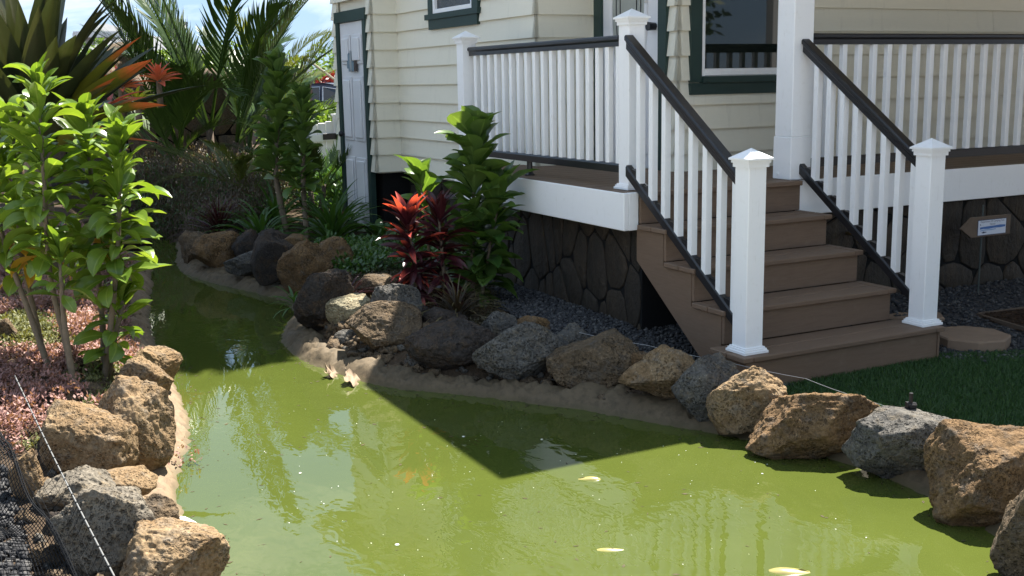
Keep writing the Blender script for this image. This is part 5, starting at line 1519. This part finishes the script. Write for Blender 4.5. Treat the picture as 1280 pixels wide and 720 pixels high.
leafy_mass('ground_cover', rand_in([(-5.5, 0.1), (-5.5, 1.3), (-9.1, 1.7), (-9.1, 0.5)], 520, 123), ML_TID, 124, .10, .03, 26, lambda p, r: .26 * r.uniform(.4, 1.3, len(p)), .06, (.2, 1.4))
SED = [(0.7, -2.72), (0.25, -2.52), (-0.6, -2.48), (-2.0, -2.35), (-3.2, -2.15), (-4.5, -1.95), (-4.8, -3.3), (-1.5, -3.9), (0.6, -3.7), (1.05, -3.2), (1.0, -2.95)]
sq = rand_in(SED, 5200, 119)
selm = fbm(np.c_[sq * 2.6, sq[:, :1] * 0], 33, 3)
leafy_mass('sedum', sq[selm > -.12], ML_SEDUM, 120, .020, .012, 24, lambda p, r: (.05 + .05 * (fbm(np.c_[p * 3, p[:, :1] * 0], 8, 2) > 0)) * r.uniform(.5, 1.3, len(p)), .022, (.1, 1.4))
leafy_mass('sedum', sq[selm <= -.12], ML_SEDUMG, 121, .020, .012, 22, lambda p, r: .045 * r.uniform(.5, 1.3, len(p)), .022, (.1, 1.4))
# pink sedum trailing over the boulders at the left edge
trail = np.array([(0.75 + 0.35 * a + 0.05 * rng.gauss(0, 1), -2.78 + .1 * a + 0.06 * rng.gauss(0, 1)) for a in [rng.random() for _ in range(160)]])
leafy_mass('sedum', trail, ML_SEDUM, 122, .02, .012, 24, lambda p, r: .12 * r.uniform(.6, 1.3, len(p)), .025, (.1, 1.4))

# trees, bushes: trunk and crown of leaf faces
def tree(name, label, cat, loc, h, crown, m, seed, nclump=60, leaf=.12, per=110, trunk_r=.15, group=None, cz=.72):
    """tapered trunk with limbs, crown of leaf clumps spread through an uneven volume; crown=(rx,ry,rz)"""
    r = random.Random(seed); rn = np.random.default_rng(seed)
    root = thing(name, label, cat, loc, group=group)
    C_ = Vector((0, 0, h * cz))
    cl = []
    for i in range(nclump):
        while True:
            v = Vector((r.uniform(-1, 1), r.uniform(-1, 1), r.uniform(-1, 1)))
            if .25 < v.length < 1: break
        v = v * r.uniform(.75, 1.12)
        cl.append(C_ + Vector((v.x * crown[0], v.y * crown[1], v.z * crown[2])))
    mb = MB()
    if trunk_r > 0:
        top = C_ + Vector((0, 0, crown[2] * .3))
        mb.tube([Vector((0, 0, -.1)), Vector((trunk_r * .6, 0, h * .2)), C_ * .8, top], [trunk_r * 1.25, trunk_r, trunk_r * .7, trunk_r * .2], 9)
        for k in range(0, nclump, max(1, nclump // 12)):
            b = C_ * r.uniform(.45, .85); mb.tube([b, b.lerp(cl[k], .55) + Vector((0, 0, .1 * h * .1)), cl[k]], [trunk_r * .4, trunk_r * .22, trunk_r * .06], 5)
        mb.obj('trunk', M_BARK, root, True)
    n = nclump * per
    cc = np.repeat(np.array([c[:] for c in cl]), per, 0)
    rad = np.repeat(rn.uniform(.22, .42, nclump), per) * min(crown)
    dv = rn.normal(size=(n, 3)); dv /= np.linalg.norm(dv, axis=1)[:, None]
    c = cc + dv * (rad * rn.uniform(.3, 1, n) ** .5)[:, None]
    az = rn.uniform(0, 6.28, n); el = rn.uniform(-.6, 1.0, n); ll = leaf * rn.uniform(.6, 1.2, n)
    d1 = np.c_[np.cos(az) * np.cos(el), np.sin(az) * np.cos(el), np.sin(el)]; s1 = np.cross(d1, rn.normal(size=(n, 3))); s1 /= np.linalg.norm(s1, axis=1)[:, None]
    V = np.stack([c, c + d1 * (ll * .5)[:, None] + s1 * (ll * .24)[:, None], c + d1 * ll[:, None], c + d1 * (ll * .5)[:, None] - s1 * (ll * .24)[:, None]], 1).reshape(-1, 3)
    uv = np.tile(np.array([[0, .5], [.5, .95], [1, .5], [.5, .05]]), (n, 1))
    o = data_obj('crown', np_mesh('crown', V, np.arange(4 * n).reshape(-1, 4), m, False, uv), root)
    return root
tree('shade_tree', 'large leafy tree standing behind the far end of the house', 'tree', (-6.0, 1.75, 0.1), 10.5, (3.3, 1.15, 2.2), ML_SHADE, 131, 150, .26, 150, .22)

# ------------------------------------------------------------------ background
# lava rock retaining wall with stones, and two steps of it
M_LAVA = m_rock('lava_wall_stone', (0.17, 0.125, 0.09), (0.12, 0.10, 0.08), (0.20, 0.135, 0.075), .4)
lw = thing('lava_wall', 'dark lava rock retaining wall at the back of the garden left of the palm', 'wall', (-8.6, -1.0, 0))
WO = Vector(lw.location)
wa, wb = Vector((-8.9, -3.0, 0)), Vector((-8.2, 0.15, 0)); wt = (wb - wa).normalized(); wnm = Vector((wt.y, -wt.x, 0))
def W3(a, b, h): q = wa + wt * a + wnm * h; return (q.x, q.y, b)
V = [W3(s, z, h) for h in (-.5, .0) for s, z in ((0, -.1), (3.2, -.1), (3.2, 1.35), (0, 1.55))]
mesh_obj('wall_core', [(v[0] - WO.x, v[1] - WO.y, v[2]) for v in V], [(0, 1, 2, 3), (7, 6, 5, 4), (0, 4, 5, 1), (1, 5, 6, 2), (2, 6, 7, 3), (3, 7, 4, 0)], M_MORTAR, lw)
flagstones(lw, WO, 0, 3.2, -.05, 1.5, .34, .3, lambda a, b, h: W3(a, b, h * 2.6), 141, m=M_LAVA, gap=.008)
for i in range(16):
    a = rng.uniform(.1, 3.1); q = wa + wt * a - wnm * rng.uniform(.0, .35)
    s = rng.uniform(.2, .42)
    o = data_obj('cap_stone', rock_mesh('cap_stone', 900 + i, (s * 1.3, s, s * .8), M_LAVA, 3), lw, (q.x - WO.x, q.y - WO.y, 1.5 + rng.uniform(-.05, .12)), (0, 0, rng.uniform(0, 6)))
low = thing('lava_wall', 'low step of grey lava stones in front of the taller lava rock wall', 'wall', (-7.8, -1.2, 0))
L0 = Vector(low.location)
for i in range(11):
    a = i / 10; q = Vector((-8.35, -2.6, 0)).lerp(Vector((-7.3, 0.1, 0)), a); s = rng.uniform(.30, .42)
    data_obj('stone', rock_mesh('step_stone', 930 + i, (s * 1.25, s, .34), ROCK['grey' if i % 2 else 'brown'], 4), low, (q.x - L0.x, q.y - L0.y, .50 + rng.uniform(-.04, .04)), (0, 0, 1.2 + rng.uniform(-.3, .3)))
    data_obj('stone', rock_mesh('step_stone', 950 + i, (s * 1.25, s, .4), ROCK['dark' if i % 3 else 'brown'], 4), low, (q.x - L0.x + .05, q.y - L0.y + rng.uniform(-.1, .1), .18), (0, 0, 1.2 + rng.uniform(-.3, .3)))

# big boulder on top of the wall
tag(data_obj('boulder', rock_mesh('boulder', 971, (1.0, .8, .75), ROCK['brown'], 5), None, (-9.5, -1.15, 1.72), (0, 0, .4)), 'large brown boulder on top of the lava rock wall below the far grey roof', 'rock', 'rocks edging the pond' and None)
for i, (x, y, z, s, lab) in enumerate([(-9.2, -1.35, 1.62, .55, 'bright green shrub on top of the lava wall beside the brown boulder'), (-9.3, -0.75, 1.55, .5, 'green shrub on the lava wall under the far window'), (-9.6, -0.1, 1.3, .6, 'yellow-green shrub behind the lava wall close to the palm')]):
    tree('wall_shrub', lab, 'shrub', (x, y, z), s, (.42, .38, .26), ML_HEDGE, 150 + i, 16, .07, 70, .02, 'shrubs on the lava wall', .5)

# brown board fence beyond the wall
M_FENCE = simple('fence_board', (0.17, 0.12, 0.09), .85, .2, .2, 8, .3)
fc = thing('board_fence', 'brown vertical board fence beyond the lava rock wall', 'fence', (-19.3, 1.6, 0))
for i in range(44):
    a = i * .135; h = 1.66 + rng.uniform(-.02, .02)
    box('fence_board', -.012, .012, -3.2 + a, -3.2 + a + .118, 0, h, M_FENCE, fc)
box('fence_rail', -.05, -.0125, -3.25, 2.75, .4, .49, M_FENCE, fc); box('fence_rail', -.05, -.0125, -3.25, 2.75, 1.3, 1.39, M_FENCE, fc)

# white gate with black hinges
gt = thing('garden_gate', 'white board garden gate with black strap hinges past the house corner', 'gate', (-9.35, 1.40, 0.05), R(12))
for i in range(6):
    y0_ = -.62 + i * .135
    box('picket', -.011, .011, y0_, y0_ + .122, .02, .93 + (.02 if i == 5 else 0), M_WHITE, gt, .003)
box('gate_rail', .0115, .04, -.62, .19, .16, .25, M_WHITE, gt); box('gate_rail', .0115, .04, -.62, .19, .68, .77, M_WHITE, gt)
box('gate_post', -.06, .06, .20, .31, 0, 1.02, M_WHITE, gt, .004); box('post_cap', -.075, .075, .185, .325, 1.02, 1.05, M_WHITE, gt, .004)
for z in (.17, .70):
    hgj = box('strap_hinge', .0405, .05, -.02, .198, z, z + .085, M_BLACK, gt, .002)
    mb = MB(); mb.tube([(.06, .196, z - .01), (.06, .196, z + .1)], .012, 8); mb.obj('hinge_pin', M_BLACK, hgj)
pole = MB(); pole.tube([(-9.9, 1.35, 1.9), (-9.6, 1.9, 1.42)], .018, 6)
# beyond the gate: dark blue car, hedge, red bush
M_CAR = simple('car_paint_blue', (0.012, 0.022, 0.055), .25, .1, .6); M_TYRE = simple('tyre_rubber', (.015, .015, .015), .8, .1); M_CHROME = simple('chrome', (.55, .56, .58), .2, .05, .5, metal=1)
M_CGLASS = simple('car_glass', (.018, .024, .03), .06, .1, .6)
def car(label, loc, rz):
    root = thing('parked_car', label, 'car', loc, rz)
    prof = [(-2.25, .45), (-2.3, .75), (-2.2, 1.0), (-1.95, 1.05), (-1.7, 1.48), (-1.3, 1.60), (.1, 1.62), (.45, 1.55), (1.15, 1.06), (2.0, .98), (2.25, .8), (2.3, .45)]
    n = len(prof); V, Fc = [], []
    for side, wdt in ((-1, .86), (-1, .90), (1, .90), (1, .86)):
        for x, z in prof: V.append((x, side * (wdt if z < 1.1 else wdt - .16), z))
    for k in range(3):
        for i in range(n - 1): Fc.append((k * n + i, k * n + i + 1, (k + 1) * n + i + 1, (k + 1) * n + i))
    Fc += [tuple(range(n)), tuple(range(3 * n, 4 * n))[::-1], (0, n, 2 * n, 3 * n), (n - 1, 2 * n - 1, 3 * n - 1, 4 * n - 1)]
    body = mesh_obj('body', V, Fc, M_CAR, root)
    for s in (-1, 1):
        for w_ in ([(-1.62, 1.10), (-1.45, 1.42), (-.95, 1.50), (-.95, 1.10)], [(-.85, 1.10), (-.85, 1.50), (-.02, 1.52), (-.02, 1.10)], [(.06, 1.10), (.06, 1.52), (.36, 1.47), (.92, 1.10)]):
            wv = [(x, s * (.905 if z < 1.2 else .775), z) for x, z in w_]
            wo = mesh_obj('window', wv, [(0, 1, 2, 3) if s > 0 else (3, 2, 1, 0)], M_CGLASS, root)
            b = MB(); b.tube([Vector(q) + Vector((0, s * .006, 0)) for q in wv + wv[:1]], .014, 5); b.obj('window_trim', M_CHROME, wo)
        for x in (-1.4, 1.4):
            b = MB(); b.tube([(x, s * .70, .34), (x, s * .905, .34)], .34, 20); w_ = b.obj('wheel', M_TYRE, root, False)
            b = MB(); b.tube([(x, s * .906, .34), (x, s * .915, .34)], .21, 14); b.obj('rim', M_CHROME, w_)
    mesh_obj('windscreen', [(.5, -.66, 1.53), (.5, .66, 1.53), (1.13, .8, 1.09), (1.13, -.8, 1.09)], [(3, 2, 1, 0)], M_CGLASS, root)
    for s in (-1, 1):
        box('headlight', 2.2, 2.29, s * .62 - .14, s * .62 + .14, .7, .82, M_CHROME, root); box('tail_light', -2.31, -2.22, s * .66 - .1, s * .66 + .1, .78, 1.0, simple('tail_red', (.3, .01, .01), .3), root)
    return root
car('dark blue car parked beyond the white gate in front of the hedge', (-21.6, 5.4, -0.08), R(63))
for i, (x, y, z, h, cr, m, lab) in enumerate([
    (-27, 6.3, 0, 2.5, (1.5, 2.0, 1.1), ML_HEDGE, 'sunlit green bush directly behind the blue car'),
    (-28.5, 9.2, 0, 3.3, (1.5, 1.8, 1.3), ML_HEDGE, 'taller green bush right of the blue car against the house edge'),
    (-30, 4.6, 0, 2.7, (1.4, 1.7, 1.1), ML_HEDGE, 'green bush left of the blue car under the grey roof'),
    (-24.6, 6.75, 0, 2.0, (.7, .8, .75), ML_CROTON, 'dark red leafed bush close to the house edge beyond the car'),
    (-12.2, 2.6, 0, 1.15, (.9, 1.3, .5), ML_HEDGE, 'low green bush just behind the white gate'),
    (-34, 0.8, 0, 3.0, (1.6, 2.2, 1.1), ML_HEDGE, 'green bush behind the tall palm'),
    (-26, -.6, 0, 3.2, (1.5, 1.7, 1.0), ML_HEDGE, 'green bush behind the board fence left of the far window'),
    (-30, -2.6, 0, 4.0, (1.8, 2.2, 1.5), ML_TREE, 'dark green bush below the far left roof'),
]):
    tree('garden_bush', lab, 'bush', (x, y, z), h, cr, m, 160 + i, 50, .17, 75, .07, 'bushes beyond the garden', .58)

tree('hedge_tree', 'dense green tree standing opposite the porch window', 'tree', (13, 8.5, 0), 6.0, (2.2, 3.0, 2.4), ML_SHADE, 171, 70, .3, 110, .16, None, .6)
tree('hedge_tree', 'dense green tree standing opposite the lawn', 'tree', (13.5, 3.8, 0), 5.4, (2.2, 2.6, 2.3), ML_SHADE, 172, 70, .3, 110, .16, None, .6)
# far houses
M_FWALL = simple('far_wall_grey', (0.33, 0.33, 0.33), .8, .06); M_FROOF = simple('far_roof_grey', (0.16, 0.165, 0.175), .9, .12, .2, 3); M_FTRIM = simple('far_trim_white', (.7, .7, .7), .6, .04)
M_FWIN = simple('far_window_glass', (.03, .04, .06), .08, .1, .5)
def far_house(label, loc, rz, w, dp, h, rh, windows, chimney=None, ov=.5):
    root = thing('far_house', label, 'house', loc, rz, 'houses beyond the garden')
    box('wall', -dp / 2, dp / 2, -w / 2, w / 2, -.2, h, M_FWALL, root)
    a, b = dp / 2 + ov, w / 2 + ov; rl = max(0, b - a) 
    V = [(-a, -b, h + .001), (a, -b, h + .001), (a, b, h + .001), (-a, b, h + .001), (0, -rl, h + rh), (0, rl, h + rh)]
    mesh_obj('roof', V, [(0, 1, 4), (1, 2, 5, 4), (2, 3, 5), (3, 0, 4, 5), (3, 2, 1, 0)], M_FROOF, root)
    for (x0, x1, y0, y1) in ((a + .002, a + .06, -b, b), (-a - .06, -a - .002, -b, b)): box('fascia', x0, x1, y0, y1, h - .24, h + .06, M_FTRIM, root)
    for (x0, x1, y0, y1) in ((-a, a, b + .002, b + .06), (-a, a, -b - .06, -b - .002)): box('fascia', x0, x1, y0, y1, h - .24, h + .06, M_FTRIM, root)
    for (yc, zc, ww, hh) in windows:
        f = box('window', dp / 2 + .002, dp / 2 + .08, yc - ww / 2, yc + ww / 2, zc - hh / 2, zc + hh / 2, M_FTRIM, root)
        box('pane', dp / 2 + .081, dp / 2 + .10, yc - ww / 2 + .12, yc - .04, zc - hh / 2 + .12, zc + hh / 2 - .12, M_FWIN, f)
        box('pane', dp / 2 + .081, dp / 2 + .10, yc + .04, yc + ww / 2 - .12, zc - hh / 2 + .12, zc + hh / 2 - .12, M_FWIN, f)
    if chimney:
        yc, zc = chimney
        ch = box('chimney', -.4, .3, yc - .3, yc + .3, h, zc, M_FROOF, root); box('chimney_cap', -.5, .4, yc - .4, yc + .4, zc + .002, zc + .2, M_FROOF, ch)
    return root
far_house('distant house with a small grey hipped roof and white eaves at upper left', (-57, 4.9, 0), R(-5), 2.4, 2.4, 4.3, .55, [(0, 3.7, 1.2, .7)], ov=.35)
far_house('distant grey house with white framed window behind the palm fronds', (-47.5, 5.2, 0), R(-6), 5.6, 5.5, 3.0, .9, [(-.9, 2.65, 1.4, 1.1)], chimney=(1.6, 4.2))
far_house('distant house with a pale grey hipped roof right of the tall ti plant', (-60, 14.0, 0), R(-14), 4.4, 4.4, 2.4, 1.05, [(0.8, 1.6, 1.2, .9)])

# leaning stick by the hedge
tag(pole.obj('bamboo_pole', simple('pole_pale', (.55, .48, .36), .7, .1)), 'pale thin pole leaning by the white gate', 'pole')

# ------------------------------------------------------------------ netting at the lower left
M_NET = simple('net_cord', (0.012, 0.013, 0.015), .9, .2, .08); M_CABLE = simple('net_cable', (.17, .17, .165), .5, .1, .4)
net = thing('garden_netting', 'black mesh netting hung from a pale cable along the left bank at the lower left', 'netting', (1.8, -3.2, 0.1))
NO = Vector(net.location)
ca, cb = Vector((0.75, -3.165, 0.335)), Vector((3.25, -3.03, 0.26))
def CA(t): return ca.lerp(cb, t) - Vector((0, 0, .02 * math.sin(math.pi * t)))
mb = MB(); mb.tube([CA(i / 30) - NO for i in range(31)], .0024, 6); mb.obj('cable', M_CABLE, net)
mb = MB(); mb.tube([(-.004, 0, 0), (.004, .0005, 0)], .0042, 6); tie = None
for i in range(34):                                  # dark ties round the cable
    if tie is None: tie = mb.obj('cable_tie', M_NET, net); o = tie
    else: o = tie.copy(); link(o, net)
    o.location = CA((i + .3) / 34) - NO
# loose wide-mesh net hanging from the cable down to the dense net
def edge2(t):                                        # upper edge of the dense, bunched net
    a, b, c = Vector((1.25, -3.33, 0.36)), Vector((2.05, -3.19, 0.30)), Vector((2.78, -3.11, 0.14))
    return a * (1 - t) ** 2 + b * 2 * t * (1 - t) + c * t * t
def A_(s, v): 
    p, q = CA(.22 + s * .72), edge2(s); r_ = p.lerp(q, v); return r_ - Vector((0, 0, .10 * math.sin(math.pi * v))) - NO
mb = MB(); nS, nV = 30, 6
for i in range(nS + 1): mb.tube([A_(i / nS, v / 6) for v in range(7)], .0009, 4, False)
for j in range(1, nV): mb.tube([A_(s / 30, j / nV) for s in range(31)], .0008, 4, False)
mb.obj('wide_mesh', M_NET, net)
def B_(s, v):
    p = edge2(s * 1.06); q = Vector((0.95 + 1.75 * s, -3.62 - .05 * s, 0.06 - 0.02 * s)) ; w = p.lerp(q, v)
    return w + Vector((0, .015 * math.sin(9 * s + 7 * v), .035 * math.sin(13 * v + 4 * s) * (1 - v) + .02 * math.sin(21 * s + 3 * v))) - NO
mb = MB()
for i in range(91): mb.tube([B_(i / 90, v / 12) for v in range(13)], .0014, 3, False)
for j in range(46): mb.tube([B_(s / 40, (j / 45) ** 1.3) for s in range(41)], .0014, 3, False)
mb.obj('dense_mesh', M_NET, net)
mb = MB()
for j in range(2): mb.tube([B_(s / 40, .0 + .012 * j) + Vector((0, 0, .004 * j)) for s in range(41)], .0016, 5, False)
mb.obj('net_hem', M_NET, net)
